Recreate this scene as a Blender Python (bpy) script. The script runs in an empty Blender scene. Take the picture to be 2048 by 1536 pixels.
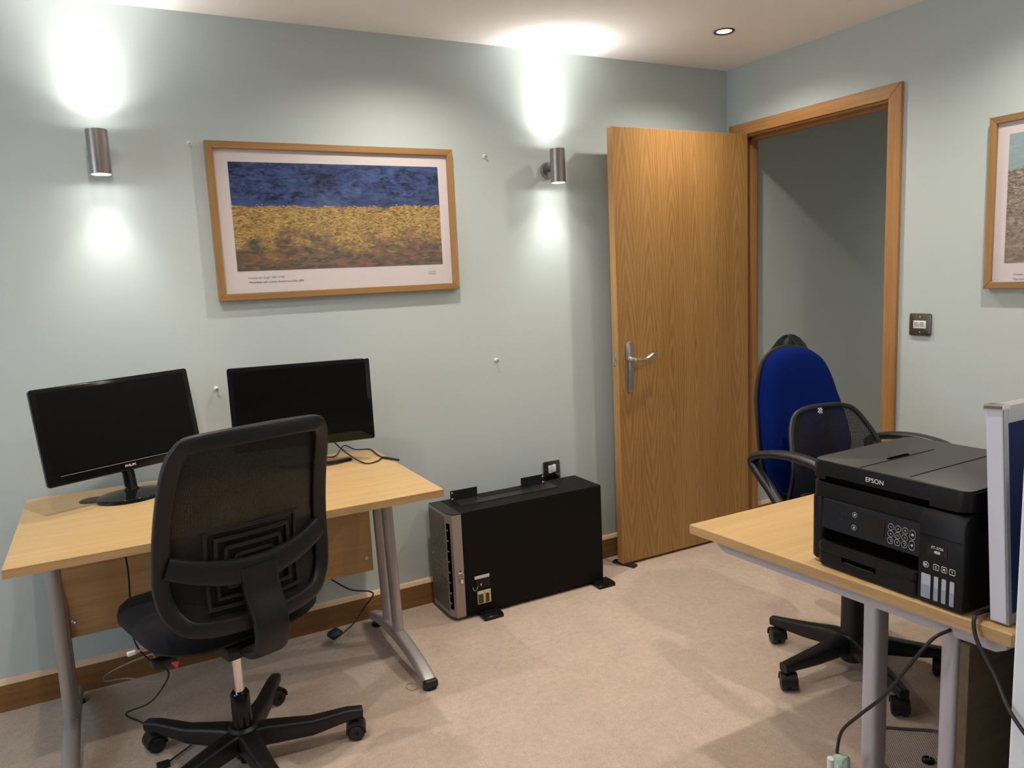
import bpy, bmesh, math, random
from mathutils import Vector as V, Matrix as M
random.seed(4)
PI = math.pi
sc = bpy.context.scene
C = sc.collection

# ---------------------------------------------------------------- camera
CAM = dict(f=1528.09, yaw=0.48435, pitch=-0.1418, roll=-0.04565, loc=(-2.8204, -2.9507, 1.3744))
cd = bpy.data.cameras.new('camera')
cd.sensor_width = 36.0
cd.lens = CAM['f'] * 36.0 / 2048.0
cd.clip_start = 0.02
cam = bpy.data.objects.new('camera', cd)
C.objects.link(cam)
cy_, sy_ = math.cos(CAM['yaw']), math.sin(CAM['yaw'])
cp_, sp_ = math.cos(CAM['pitch']), math.sin(CAM['pitch'])
fwd = V((sy_ * cp_, cy_ * cp_, sp_))
rgt = V((cy_, -sy_, 0))
upv = rgt.cross(fwd)
cr_, sr_ = math.cos(CAM['roll']), math.sin(CAM['roll'])
r2 = cr_ * rgt + sr_ * upv
u2 = -sr_ * rgt + cr_ * upv
mw = M(((r2.x, u2.x, -fwd.x), (r2.y, u2.y, -fwd.y), (r2.z, u2.z, -fwd.z))).to_4x4()
mw.translation = V(CAM['loc'])
cam.matrix_world = mw
sc.camera = cam

# ---------------------------------------------------------------- world, window light, exposure
SKY = 7.0
DOWN_W = 48.0          # each recessed downlight
UP_W, DN_W = 14.0, 8.0  # the two ends of a wall light
sc.view_settings.view_transform = 'Standard'
sc.view_settings.look = 'None'
sc.view_settings.gamma = 1.0
sc.view_settings.exposure = 0.06
sc.view_settings.use_curve_mapping = False
world = bpy.data.worlds.new('overcast_sky')
sc.world = world
world.use_nodes = True
bg = world.node_tree.nodes['Background']
bg.inputs[0].default_value = (0.78, 0.88, 1.0, 1)
bg.inputs[1].default_value = SKY

# room: corner of the two seen walls is the origin; picture wall y=0, door wall x=0
RX0, RY0, H = -5.4, -4.9, 2.316
WIN = (-2.35, -0.55, 0.95, 2.05)   # window opening in the left wall: y0,y1,z0,z1
pl = bpy.data.lights.new('window_portal', 'AREA')
pl.shape = 'RECTANGLE'
pl.size, pl.size_y = WIN[3] - WIN[2], WIN[1] - WIN[0]
pl.cycles.is_portal = True
po = bpy.data.objects.new('window_portal', pl)
po.location = (RX0 - 0.05, (WIN[0] + WIN[1]) / 2, (WIN[2] + WIN[3]) / 2)
po.rotation_euler = (0, -PI / 2, 0)
C.objects.link(po)

# ---------------------------------------------------------------- materials
def mat(name, col, rough=0.5, metal=0.0, spec=0.5, emit=None, noise=None, bump=None, sheen=0, coat=0):
    m = bpy.data.materials.new(name)
    m.use_nodes = True
    nt = m.node_tree
    b = nt.nodes['Principled BSDF']
    b.inputs['Base Color'].default_value = (*col, 1)
    b.inputs['Roughness'].default_value = rough
    b.inputs['Metallic'].default_value = metal
    b.inputs['Specular IOR Level'].default_value = spec
    if sheen: b.inputs['Sheen Weight'].default_value = sheen
    if coat: b.inputs['Coat Weight'].default_value = coat; b.inputs['Coat Roughness'].default_value = 0.12
    if emit:
        b.inputs['Emission Color'].default_value = (*emit[0], 1)
        b.inputs['Emission Strength'].default_value = emit[1]
    tc = nt.nodes.new('ShaderNodeTexCoord')
    if noise:   # (scale xyz or number, amount, detail)
        s, amt, det = noise
        mp = nt.nodes.new('ShaderNodeMapping')
        mp.inputs['Scale'].default_value = s if isinstance(s, tuple) else (s, s, s)
        nt.links.new(tc.outputs['Object'], mp.inputs[0])
        n = nt.nodes.new('ShaderNodeTexNoise'); n.inputs['Scale'].default_value = 1; n.inputs['Detail'].default_value = det
        nt.links.new(mp.outputs[0], n.inputs['Vector'])
        r = nt.nodes.new('ShaderNodeValToRGB')
        r.color_ramp.elements[0].position = 0.3; r.color_ramp.elements[1].position = 0.7
        r.color_ramp.elements[0].color = (*[c * (1 - amt) for c in col], 1)
        r.color_ramp.elements[1].color = (*[min(1, c * (1 + amt)) for c in col], 1)
        nt.links.new(n.outputs[0], r.inputs[0])
        nt.links.new(r.outputs[0], b.inputs['Base Color'])
    if bump:    # (scale, strength, distance)
        s, st, di = bump
        mp = nt.nodes.new('ShaderNodeMapping')
        mp.inputs['Scale'].default_value = s if isinstance(s, tuple) else (s, s, s)
        nt.links.new(tc.outputs['Object'], mp.inputs[0])
        n = nt.nodes.new('ShaderNodeTexNoise'); n.inputs['Scale'].default_value = 1; n.inputs['Detail'].default_value = 3
        nt.links.new(mp.outputs[0], n.inputs['Vector'])
        bp = nt.nodes.new('ShaderNodeBump'); bp.inputs['Strength'].default_value = st; bp.inputs['Distance'].default_value = di
        nt.links.new(n.outputs[0], bp.inputs['Height'])
        nt.links.new(bp.outputs[0], b.inputs['Normal'])
    return m

class NG:
    """small node helper"""
    def __init__(s, m): s.nt = m.node_tree; s.tc = s.nt.nodes.new('ShaderNodeTexCoord')
    def math(s, op, a, b=None, c=None):
        n = s.nt.nodes.new('ShaderNodeMath'); n.operation = op
        for i, v in enumerate((a, b, c)):
            if v is None: continue
            if isinstance(v, (int, float)): n.inputs[i].default_value = v
            else: s.nt.links.new(v, n.inputs[i])
        return n.outputs[0]
    def map(s, scale, loc=(0, 0, 0), src=None):
        n = s.nt.nodes.new('ShaderNodeMapping'); n.inputs['Scale'].default_value = scale; n.inputs['Location'].default_value = loc
        s.nt.links.new(src or s.tc.outputs['Object'], n.inputs[0]); return n.outputs[0]
    def noise(s, vec, scale=1, det=2, rough=0.5, dist=0):
        n = s.nt.nodes.new('ShaderNodeTexNoise'); n.inputs['Scale'].default_value = scale; n.inputs['Detail'].default_value = det
        n.inputs['Roughness'].default_value = rough; n.inputs['Distortion'].default_value = dist
        s.nt.links.new(vec, n.inputs['Vector']); return n.outputs[0]
    def sep(s, v=None):
        n = s.nt.nodes.new('ShaderNodeSeparateXYZ'); s.nt.links.new(v or s.tc.outputs['Object'], n.inputs[0]); return n.outputs
    def ramp(s, fac, stops):
        n = s.nt.nodes.new('ShaderNodeValToRGB'); e = n.color_ramp.elements
        while len(e) < len(stops): e.new(0.5)
        for el, (p, c) in zip(e, stops): el.position = p; el.color = (*c, 1)
        s.nt.links.new(fac, n.inputs[0]); return n.outputs[0]
    def mix(s, f, a, b, mode='MIX'):
        n = s.nt.nodes.new('ShaderNodeMix'); n.data_type = 'RGBA'; n.blend_type = mode
        for k, v in ((0, f), (6, a), (7, b)):
            if isinstance(v, (int, float)): n.inputs[k].default_value = v
            elif isinstance(v, tuple): n.inputs[k].default_value = (*v, 1)
            else: s.nt.links.new(v, n.inputs[k])
        return n.outputs[2]
    def bsdf(s): return s.nt.nodes['Principled BSDF']
    def link(s, a, b): s.nt.links.new(a, b)
    def bump(s, h, st, di):
        n = s.nt.nodes.new('ShaderNodeBump'); n.inputs['Strength'].default_value = st; n.inputs['Distance'].default_value = di
        s.link(h, n.inputs['Height']); s.link(n.outputs[0], s.bsdf().inputs['Normal'])

def wood(name, dark, light, axis=0, rough=0.4, fine=60, length=1.6, spec=0.4, streak=0.5):
    m = mat(name, light, rough, spec=spec); g = NG(m)
    sc1 = [fine] * 3; sc1[axis] = length
    sc2 = [fine * 4] * 3; sc2[axis] = length * 5
    sc3 = [5.0] * 3; sc3[axis] = .6
    a = g.noise(g.map(tuple(sc1)), det=4, dist=.4)
    b = g.noise(g.map(tuple(sc2)), det=2)
    c = g.noise(g.map(tuple(sc3)), det=3, dist=1)
    f = g.math('ADD', g.math('MULTIPLY', a, streak), g.math('ADD', g.math('MULTIPLY', b, .25), g.math('MULTIPLY', c, .75 - streak)))
    g.link(g.ramp(f, [(.32, dark), (.66, light)]), g.bsdf().inputs['Base Color'])
    return m

def veneer(name, dark, light):
    """crown-cut oak leaves laid side by side: arched figure up and down each leaf (object x across, z along)"""
    m = mat(name, light, .38, spec=.4); g = NG(m)
    x, y, z = g.sep()
    wob = g.noise(g.map((3, 3, 1.2)), det=2)
    leaf = g.math('MULTIPLY', g.math('ADD', x, g.math('MULTIPLY', wob, .03)), 1 / .135)
    fr = g.math('SUBTRACT', g.math('FRACT', g.math('ADD', leaf, 20)), .5)
    idn = g.noise(g.map((1 / .135 * .99, 1, 0.0)), scale=1.7, det=0)
    u = g.math('ABSOLUTE', fr)
    arch = g.math('POWER', u, 1.35)
    zc = g.math('SUBTRACT', z, .95)
    zz = g.math('SUBTRACT', g.math('ABSOLUTE', zc), g.math('MULTIPLY', idn, .5))
    n1 = g.noise(g.map((9, 9, 1.6)), det=3)
    ph = g.math('ADD', g.math('ADD', g.math('MULTIPLY', zz, 7.0), g.math('MULTIPLY', arch, 12.0)), g.math('MULTIPLY', n1, 2.6))
    s = g.math('ADD', g.math('MULTIPLY', g.math('SINE', g.math('MULTIPLY', ph, 6.2832)), .5), .5)
    fine = g.noise(g.map((160, 160, 3.0)), det=3)
    tone = g.noise(g.map((4, 4, .7)), det=2)
    f = g.math('ADD', g.math('ADD', g.math('MULTIPLY', s, .17), g.math('MULTIPLY', fine, .46)), g.math('MULTIPLY', tone, .40))
    g.link(g.ramp(f, [(.30, dark), (.72, light)]), g.bsdf().inputs['Base Color'])
    return m

MT = {}
MT['wall'] = mat('sage_grey_paint', (.495, .566, .563), .62, spec=.3, bump=(220, .08, .001))
MT['hallwall'] = MT['wall']
MT['ceil'] = mat('white_ceiling_paint', (.93, .905, .885), .8, spec=.2, bump=(60, .05, .001))
def carpet():
    m = mat('beige_carpet', (.5, .39, .31), .95, spec=.1, sheen=.15); g = NG(m)
    a = g.noise(g.map((170, 170, 170)), det=4, rough=.75)
    b = g.noise(g.map((9, 9, 9)), det=4, rough=.6)
    c = g.noise(g.map((45, 45, 45)), det=3)
    f = g.math('ADD', g.math('ADD', g.math('MULTIPLY', a, .55), g.math('MULTIPLY', b, .2)), g.math('MULTIPLY', c, .25))
    g.link(g.ramp(f, [(.38, (.420, .328, .258)), (.62, (.600, .480, .385))]), g.bsdf().inputs['Base Color'])
    g.bump(g.math('ADD', a, g.math('MULTIPLY', c, .8)), .5, .006)
    return m
MT['carpet'] = carpet()
MT['oak'] = wood('varnished_oak_trim', (.27, .125, .035), (.46, .245, .09), axis=2, rough=.35)
MT['oakx'] = wood('varnished_oak_board', (.17, .078, .022), (.30, .15, .052), axis=0, rough=.35, fine=50)
MT['oaky'] = wood('varnished_oak_head', (.27, .125, .035), (.46, .245, .09), axis=1, rough=.35)
MT['frame'] = wood('picture_frame_oak', (.23, .12, .038), (.38, .215, .08), axis=0, rough=.45)
MT['framez'] = wood('picture_frame_oak_upright', (.23, .12, .038), (.38, .215, .08), axis=2, rough=.45)
MT['framey'] = wood('picture_frame_oak_side', (.20, .11, .04), (.33, .195, .08), axis=1, rough=.45)
MT['veneer'] = veneer('oak_veneer_leaf', (.24, .122, .034), (.41, .232, .080))
MT['lip'] = wood('oak_leaf_lipping', (.34, .17, .055), (.52, .29, .11), axis=2, rough=.4)
MT['beech'] = wood('light_oak_laminate', (.425, .275, .118), (.575, .39, .182), axis=0, rough=.36, fine=45, length=1.2, streak=.42)
MT['beechy'] = wood('light_oak_edge_side', (.36, .22, .10), (.55, .36, .17), axis=1, rough=.4, fine=90)
MT['beechx'] = wood('light_oak_edge_front', (.36, .22, .10), (.55, .36, .17), axis=0, rough=.4, fine=90)
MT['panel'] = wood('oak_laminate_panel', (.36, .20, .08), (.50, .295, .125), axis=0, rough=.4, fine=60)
MT['shadedpanel'] = wood('shaded_oak_laminate', (.075, .052, .028), (.13, .092, .05), axis=0, rough=.5, fine=60)  # shade on the printer desk's modesty panel, put into a darker wood colour
MT['silver'] = mat('silver_powder_coat', (.40, .37, .36), .38, .55, noise=(500, .05, 1))
MT['greysteel'] = mat('grey_painted_steel', (.43, .41, .45), .45, .15)
MT['brushed'] = mat('brushed_nickel', (.42, .385, .36), .26, 1.0, noise=((900, 900, 3), .12, 1))
MT['satin'] = mat('satin_chrome', (.62, .62, .64), .28, 1.0)
MT['chrome'] = mat('chrome', (.75, .73, .71), .12, 1.0)
MT['darksteel'] = mat('dark_nickel_plate', (.20, .175, .155), .3, 1.0)
MT['blackplastic'] = mat('black_plastic', (.010, .010, .011), .42, bump=(900, .05, .0005))
MT['blackgloss'] = mat('gloss_black_plastic', (.006, .006, .007), .10, spec=.3)
MT['screen'] = mat('dark_lcd_screen', (.0035, .0035, .004), .35, spec=.12)
MT['blackmetal'] = mat('black_painted_steel', (.0055, .0048, .0040), .55, spec=.15)
MT['blackframe'] = mat('black_nylon_frame', (.0085, .0085, .010), .42, spec=.4, bump=(700, .06, .0005))
MT['blackfabric'] = mat('black_woven_fabric', (.005, .005, .007), .9, spec=.2, bump=((900, 900, 250), .5, .001), sheen=.05)
MT['bluefabric'] = mat('royal_blue_fabric', (.0015, .010, .100), .95, spec=.06, bump=(1100, .35, .001))
MT['navyfabric'] = mat('navy_screen_fabric', (.005, .015, .085), .95, bump=(900, .3, .001))
MT['printer'] = mat('matt_black_printer_case', (.008, .0077, .0085), .45, spec=.25, bump=(1200, .08, .0004))
MT['printerlid'] = mat('dark_printer_lid', (.0115, .011, .010), .5, bump=(1500, .12, .0004))
MT['printerpanel'] = mat('charcoal_panel', (.010, .011, .015), .38, spec=.35)
MT['lcd'] = mat('brown_lcd', (.018, .010, .006), .2)
MT['void'] = mat('black_gap', (.002, .002, .002), 1.0, spec=0.0)
MT['icon'] = mat('grey_print', (.42, .42, .44), .6)
MT['white'] = mat('white_plastic', (.78, .76, .74), .4)
MT['lettering'] = mat('silver_lettering', (.75, .74, .72), .4)
MT['ink'] = mat('ink_window', (.42, .46, .54), .3)
MT['inkdark'] = mat('ink_level', (.28, .32, .40), .3)
MT['daylittrim'] = mat('daylit_white_trim', (.60, .61, .70), .45)  # white screen trim with the bluish daylight put into its colour
MT['alu'] = mat('anodised_aluminium', (.50, .51, .51), .35, .7)
MT['paper'] = mat('white_mount_card', (.66, .61, .61), .75)
MT['printtext'] = mat('grey_blue_ink', (.13, .15, .20), .8)
MT['yellow'] = mat('yellow_label', (.62, .52, .16), .6)
MT['labelgrey'] = mat('grey_label_print', (.30, .28, .26), .6)
MT['green'] = mat('green_white_tape', (.33, .46, .36), .5, noise=((40, 300, 40), .35, 2))
MT['whitetape'] = mat('white_tape', (.66, .66, .68), .6)
MT['jacket'] = mat('dark_green_nylon', (.004, .011, .007), .45, spec=.3)
MT['red'] = mat('red_tag', (.62, .06, .09), .6)
MT['cable'] = mat('black_cable', (.012, .012, .012), .45)
MT['greycable'] = mat('grey_cable', (.20, .20, .20), .45)
MT['lamp'] = mat('lit_lamp_lens', (1, 1, 1), .4, emit=((1.0, .96, .90), 30.0))
MT['sky_pane'] = None
MT['rimgrey'] = mat('dark_grey_rim', (.06, .06, .068), .4)
MT['bellow'] = mat('black_column_cover', (.012, .012, .013), .5)

def mesh_fabric(name, col, scale, hole, rough=.8):
    """open weave: round see-through holes on a hexagon-like lattice (object x,z)"""
    m = mat(name, col, rough); g = NG(m)
    x, y, z = g.sep()
    a = g.math('SINE', g.math('MULTIPLY', g.math('ADD', x, z), scale))
    b = g.math('SINE', g.math('MULTIPLY', g.math('SUBTRACT', x, z), scale))
    p = g.math('MULTIPLY', a, b)
    h = g.math('GREATER_THAN', p, hole)
    tr = g.nt.nodes.new('ShaderNodeBsdfTransparent'); mx = g.nt.nodes.new('ShaderNodeMixShader')
    out = [n for n in g.nt.nodes if n.type == 'OUTPUT_MATERIAL'][0]
    g.link(h, mx.inputs[0]); g.link(g.bsdf().outputs[0], mx.inputs[1]); g.link(tr.outputs[0], mx.inputs[2]); g.link(mx.outputs[0], out.inputs[0])
    return m
MT['mesh'] = mesh_fabric('black_back_mesh', (.004, .004, .0045), 1250, .935)
MT['lumbarmesh'] = mesh_fabric('black_support_mesh', (.005, .005, .006), 700, .34)
def weave(name):
    m = mat(name, (.2, .18, .17), .9); g = NG(m)
    x, y, z = g.sep()
    a = g.math('SINE', g.math('MULTIPLY', g.math('ADD', x, y), 520)); b = g.math('SINE', g.math('MULTIPLY', g.math('SUBTRACT', x, y), 520))
    f = g.math('ADD', g.math('MULTIPLY', g.math('MULTIPLY', a, b), .5), .5)
    g.link(g.ramp(f, [(.3, (.10, .085, .08)), (.6, (.46, .39, .34))]), g.bsdf().inputs['Base Color']); g.bump(f, .6, .002)
    return m
MT['weave'] = weave('grey_beige_weave')
def glass(name):
    m = bpy.data.materials.new(name); m.use_nodes = True; nt = m.node_tree
    nt.nodes.remove(nt.nodes['Principled BSDF']); out = nt.nodes['Material Output']
    t = nt.nodes.new('ShaderNodeBsdfTransparent'); gl = nt.nodes.new('ShaderNodeBsdfGlossy'); gl.inputs['Roughness'].default_value = .03
    fr = nt.nodes.new('ShaderNodeLayerWeight'); fr.inputs['Blend'].default_value = .5; mx = nt.nodes.new('ShaderNodeMixShader')
    pw = nt.nodes.new('ShaderNodeMath'); pw.operation = 'POWER'; pw.inputs[1].default_value = 5.0; nt.links.new(fr.outputs['Facing'], pw.inputs[0])
    ma = nt.nodes.new('ShaderNodeMath'); ma.operation = 'MULTIPLY_ADD'; ma.inputs[1].default_value = .9; ma.inputs[2].default_value = .025; nt.links.new(pw.outputs[0], ma.inputs[0])
    nt.links.new(ma.outputs[0], mx.inputs[0]); nt.links.new(t.outputs[0], mx.inputs[1]); nt.links.new(gl.outputs[0], mx.inputs[2]); nt.links.new(mx.outputs[0], out.inputs[0])
    return m
MT['glass'] = glass('clear_glazing')
def landscape(name, zlo, zhi, split, skyc, fieldc, lowc, horiz='X'):
    """plain stand-in print: a brushed sky over a brushed field, in object coordinates"""
    m = mat(name, skyc[0], .7, spec=.2); g = NG(m)
    o = g.sep(); z = o[2]
    t = g.math('MULTIPLY', g.math('SUBTRACT', z, zlo), 1 / (zhi - zlo))
    k = (1, 1, 1)
    sw = g.noise(g.map((7, 7, 11)), det=4, rough=.6, dist=1.6)
    st = g.noise(g.map((22, 22, 60)), det=4, rough=.65, dist=1.4)
    sky = g.ramp(g.math('ADD', g.math('MULTIPLY', sw, .45), g.math('MULTIPLY', st, .55)), [(.40, skyc[1]), (.52, skyc[0]), (.66, skyc[2])])
    fl = g.noise(g.map((30, 30, 85)), det=3, rough=.7, dist=2.2)
    field = g.ramp(fl, [(.36, fieldc[1]), (.50, fieldc[0]), (.64, fieldc[2])])
    lowm = g.ramp(g.noise(g.map((18, 18, 55)), det=4, dist=1.5), [(.40, lowc[1]), (.60, lowc[0])])
    edge = g.math('ADD', t, g.math('MULTIPLY', g.math('SUBTRACT', st, .5), .16))
    low_f = g.ramp(g.math('ADD', edge, g.math('MULTIPLY', g.math('SUBTRACT', sw, .5), 1.1)), [(.16, (1, 1, 1)), (.36, (0, 0, 0))])
    ground = g.mix(low_f, field, lowm)
    up = g.math('GREATER_THAN', edge, split)
    g.link(g.mix(up, ground, sky), g.bsdf().inputs['Base Color'])
    return m
MT['art1'] = landscape('blue_and_gold_landscape_print', 1.431, 1.818, .60,
    ((.040, .070, .19), (.011, .015, .034), (.085, .13, .26)), ((.36, .235, .075), (.13, .08, .032), (.55, .40, .16)), ((.23, .12, .085), (.075, .085, .06)))
MT['art2'] = landscape('muted_country_landscape_print', 1.337, 1.775, .74,
    ((.27, .38, .40), (.24, .35, .38), (.34, .42, .42)), ((.24, .195, .165), (.085, .095, .075), (.42, .36, .29)), ((.36, .27, .18), (.18, .15, .12)))

# ---------------------------------------------------------------- mesh helpers
def nb(): return bmesh.new()
def obj(name, bm, m, parent=None, smooth=35, loc=None):
    me = bpy.data.meshes.new(name)
    bmesh.ops.recalc_face_normals(bm, faces=bm.faces)
    bm.to_mesh(me); bm.free()
    if smooth:
        for p in me.polygons: p.use_smooth = True
        me.set_sharp_from_angle(angle=math.radians(smooth))
    o = bpy.data.objects.new(name, me)
    C.objects.link(o)
    if m is not None: me.materials.append(MT[m] if isinstance(m, str) else m)
    if parent: o.parent = parent
    if loc: o.location = loc
    return o
def thing(name, label, cat, loc=(0, 0, 0), rotz=0, group=None):
    o = bpy.data.objects.new(name, None); C.objects.link(o)
    o.empty_display_size = .1
    o.location = loc; o.rotation_euler = (0, 0, rotz)
    o['label'] = label; o['category'] = cat
    if group: o['group'] = group
    return o
def tag(o, label, cat, group=None):
    o['label'] = label; o['category'] = cat
    if group: o['group'] = group
    return o
def struct(o): o['kind'] = 'structure'; return o
def copy_tree(o, parent=None):
    c = o.copy(); C.objects.link(c); c.parent = parent
    for ch in list(o.children): copy_tree(ch, c)
    return c
def box(bm, a, b, bev=0, seg=2, mtx=None):
    """axis box from corner a to corner b"""
    a, b = V(a), V(b)
    r = bmesh.ops.create_cube(bm, size=1)
    vs = r['verts']
    c, s = (a + b) / 2, (b - a)
    for v in vs: v.co = V((v.co.x * abs(s.x), v.co.y * abs(s.y), v.co.z * abs(s.z))) + c
    if bev:
        es = list({e for v in vs for e in v.link_edges})
        rr = bmesh.ops.bevel(bm, geom=es, offset=bev, segments=seg, affect='EDGES', profile=.5)
        vs = list({v for f in rr['faces'] for v in f.verts} | {v for v in vs if v.is_valid})
    if mtx:
        for v in vs: v.co = mtx @ v.co
    return bm
def axes(d):
    d = V(d).normalized(); up = V((0, 0, 1)) if abs(d.z) < .95 else V((1, 0, 0))
    x = d.cross(up).normalized(); return x, d.cross(x).normalized()
def ring_strip(bm, rings, closed=False, cap=True):
    vr = [[bm.verts.new(p) for p in r] for r in rings]
    n = len(vr[0]); m = len(vr)
    for i in range(m if closed else m - 1):
        A, B = vr[i], vr[(i + 1) % m]
        for k in range(n): bm.faces.new((A[k], A[(k + 1) % n], B[(k + 1) % n], B[k]))
    if cap and not closed:
        bm.faces.new(vr[0]); bm.faces.new(vr[-1])
    return bm
def cyl(bm, p0, p1, r0, r1=None, seg=20, cap=True):
    p0, p1 = V(p0), V(p1); r1 = r0 if r1 is None else r1
    x, y = axes(p1 - p0)
    rs = [[p + (x * math.cos(2 * PI * k / seg) + y * math.sin(2 * PI * k / seg)) * r for k in range(seg)] for p, r in ((p0, r0), (p1, r1))]
    return ring_strip(bm, rs, cap=cap)
def lathe(bm, prof, o=(0, 0, 0), d=(0, 0, 1), seg=28, closed=False, cap=True):
    """prof: (radius, distance along d)"""
    o = V(o); d = V(d).normalized(); x, y = axes(d)
    rs = [[o + d * h + (x * math.cos(2 * PI * k / seg) + y * math.sin(2 * PI * k / seg)) * max(r, 1e-4) for k in range(seg)] for r, h in prof]
    return ring_strip(bm, rs, closed=closed, cap=cap)
def smooth_path(pts, n=8, closed=False):
    pts = [V(p) for p in pts]; m = len(pts); out = []
    for i in range(m if closed else m - 1):
        if closed: p0, p1, p2, p3 = (pts[(i + k - 1) % m] for k in range(4))
        else: p1, p2 = pts[i], pts[i + 1]; p0 = pts[i - 1] if i else p1; p3 = pts[i + 2] if i + 2 < m else p2
        for k in range(n):
            t = k / n
            out.append(.5 * ((2 * p1) + (p2 - p0) * t + (2 * p0 - 5 * p1 + 4 * p2 - p3) * t * t + (3 * p1 - p0 - 3 * p2 + p3) * t ** 3))
    if not closed: out.append(pts[-1])
    return out
def tube(bm, pts, r, seg=10, n=8, closed=False, taper=None):
    P = smooth_path(pts, n, closed); m = len(P); rs = []
    nrm = None
    for i, p in enumerate(P):
        if closed: t = P[(i + 1) % m] - P[i - 1]
        else: t = P[min(i + 1, m - 1)] - P[max(i - 1, 0)]
        if t.length < 1e-9: t = V((0, 0, 1))
        t.normalize()
        if nrm is None: nrm = axes(t)[0]
        nrm = (nrm - t * nrm.dot(t)).normalized(); b = t.cross(nrm)
        rr = r if taper is None else r * taper(i / max(1, m - 1))
        rs.append([p + (nrm * math.cos(2 * PI * k / seg) + b * math.sin(2 * PI * k / seg)) * rr for k in range(seg)])
    return ring_strip(bm, rs, closed=closed)
def rprof(w, d, k=4, q=2.8):
    """rounded-rectangle cross-section, w across, d deep"""
    out = []
    N = 4 * k
    for i in range(N):
        a = 2 * PI * (i + .5) / N; c, s = math.cos(a), math.sin(a)
        out.append((math.copysign(abs(c) ** (2 / q), c) * w / 2, math.copysign(abs(s) ** (2 / q), s) * d / 2))
    return out
def sweep(bm, P, N, w, d, closed=False, k=4, q=3.5):
    """flat bar: w lies across the path, d along the normals N (vector or list); w may be a list"""
    m = len(P); rs = []
    for i, p in enumerate(P):
        if closed: t = P[(i + 1) % m] - P[i - 1]
        else: t = P[min(i + 1, m - 1)] - P[max(i - 1, 0)]
        t.normalize(); n = V(N[i] if isinstance(N, list) else N); n = (n - t * n.dot(t)).normalized(); b = t.cross(n)
        ww = w[i] if isinstance(w, list) else w; dd = d[i] if isinstance(d, list) else d
        rs.append([p + b * x + n * y for x, y in rprof(ww, dd, k, q)])
    return ring_strip(bm, rs, closed=closed)
def prism(bm, out, fr, depth, bev=0):
    """2-D outline (a,b) placed by fr(a,b,c) with c from 0 to depth"""
    n = len(out)
    A = [bm.verts.new(fr(a, b, 0)) for a, b in out]; B = [bm.verts.new(fr(a, b, depth)) for a, b in out]
    fs = [bm.faces.new(A), bm.faces.new(B)]
    for i in range(n): fs.append(bm.faces.new((A[i], A[(i + 1) % n], B[(i + 1) % n], B[i])))
    if bev:
        es = list({e for f in fs[:2] for e in f.edges})
        bmesh.ops.bevel(bm, geom=es, offset=bev, segments=2, affect='EDGES', profile=.5)
    return bm
def rrect(w, h, r, n=5, cx=0, cy=0):
    o = []
    for sx, sy, a0 in ((1, 1, 0), (-1, 1, PI / 2), (-1, -1, PI), (1, -1, 1.5 * PI)):
        for k in range(n + 1):
            a = a0 + PI / 2 * k / n
            o.append((cx + sx * (w / 2 - r) + r * math.cos(a), cy + sy * (h / 2 - r) + r * math.sin(a)))
    return o
def pillow(bm, out, fr, t, back=.25, puff=.6):
    """cushion: outline swollen through layers; fr(a,b,c) maps, c from -t*back to t"""
    ca = sum(a for a, b in out) / len(out); cb = sum(b for a, b in out) / len(out)
    lay = [(.0, -back), (.8, -back), (.95, -back * .8), (1, -back * .2), (1, .25), (.975, .55), (.9, .8), (.72, .93), (.4, .99), (.0, 1.0)]
    rs = []
    for s, c in lay:
        s = max(s, .004); rs.append([V(fr(ca + (a - ca) * s, cb + (b - cb) * s, c * t)) for a, b in out])
    return ring_strip(bm, rs)
def text(name, s, m, parent, mtx, width=None, height=None, bold=0, depth=.0006):
    cu = bpy.data.curves.new('t', 'FONT'); cu.body = s; cu.size = 1; cu.align_x = 'CENTER'; cu.align_y = 'CENTER'
    cu.offset = bold; cu.resolution_u = 3
    to = bpy.data.objects.new('t', cu); C.objects.link(to)
    dg = bpy.context.evaluated_depsgraph_get()
    me = bpy.data.meshes.new_from_object(to.evaluated_get(dg))
    bpy.data.objects.remove(to); bpy.data.curves.remove(cu)
    xs = [v.co.x for v in me.vertices]; ys = [v.co.y for v in me.vertices]
    k = width / (max(xs) - min(xs)) if width else height / (max(ys) - min(ys))
    cx, cyy = (max(xs) + min(xs)) / 2, (max(ys) + min(ys)) / 2
    for v in me.vertices: v.co = mtx @ V(((v.co.x - cx) * k, (v.co.y - cyy) * k, 0))
    me.materials.append(MT[m]); me.name = name
    o = bpy.data.objects.new(name, me); C.objects.link(o); o.parent = parent
    return o
def face_my(x, y, z): return M.Translation((x, y, z)) @ M.Rotation(PI / 2, 4, 'X')        # reads from -y
def face_mx(x, y, z): return M.Translation((x, y, z)) @ M(((0, 0, -1, 0), (-1, 0, 0, 0), (0, 1, 0, 0), (0, 0, 0, 1)))  # reads from -x

# ---------------------------------------------------------------- room shell
T = .1
b = box(nb(), (RX0 - .3, RY0 - .3, -.1), (3.2, .4, 0)); struct(obj('floor', b, 'carpet', smooth=0))
b = box(nb(), (RX0 - .3, RY0 - .3, H), (3.2, .4, H + .1)); struct(obj('ceiling', b, 'ceil', smooth=0))
b = box(nb(), (RX0 - .2, 0, 0), (T, .15, H)); struct(obj('wall_back', b, 'wall', smooth=0))
DY0, DY1, DZ = -.085, -.915, 2.0     # structural opening of the doorway
b = nb()
box(b, (0, DY0, 0), (T, 0, H)); box(b, (0, RY0, 0), (T, DY1, H)); box(b, (0, DY1, DZ), (T, DY0, H))
struct(obj('wall_right', b, 'wall', smooth=0))
b = nb()
box(b, (RX0 - .2, RY0 - .2, 0), (RX0, WIN[0], H)); box(b, (RX0 - .2, WIN[1], 0), (RX0, .15, H))
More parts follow.
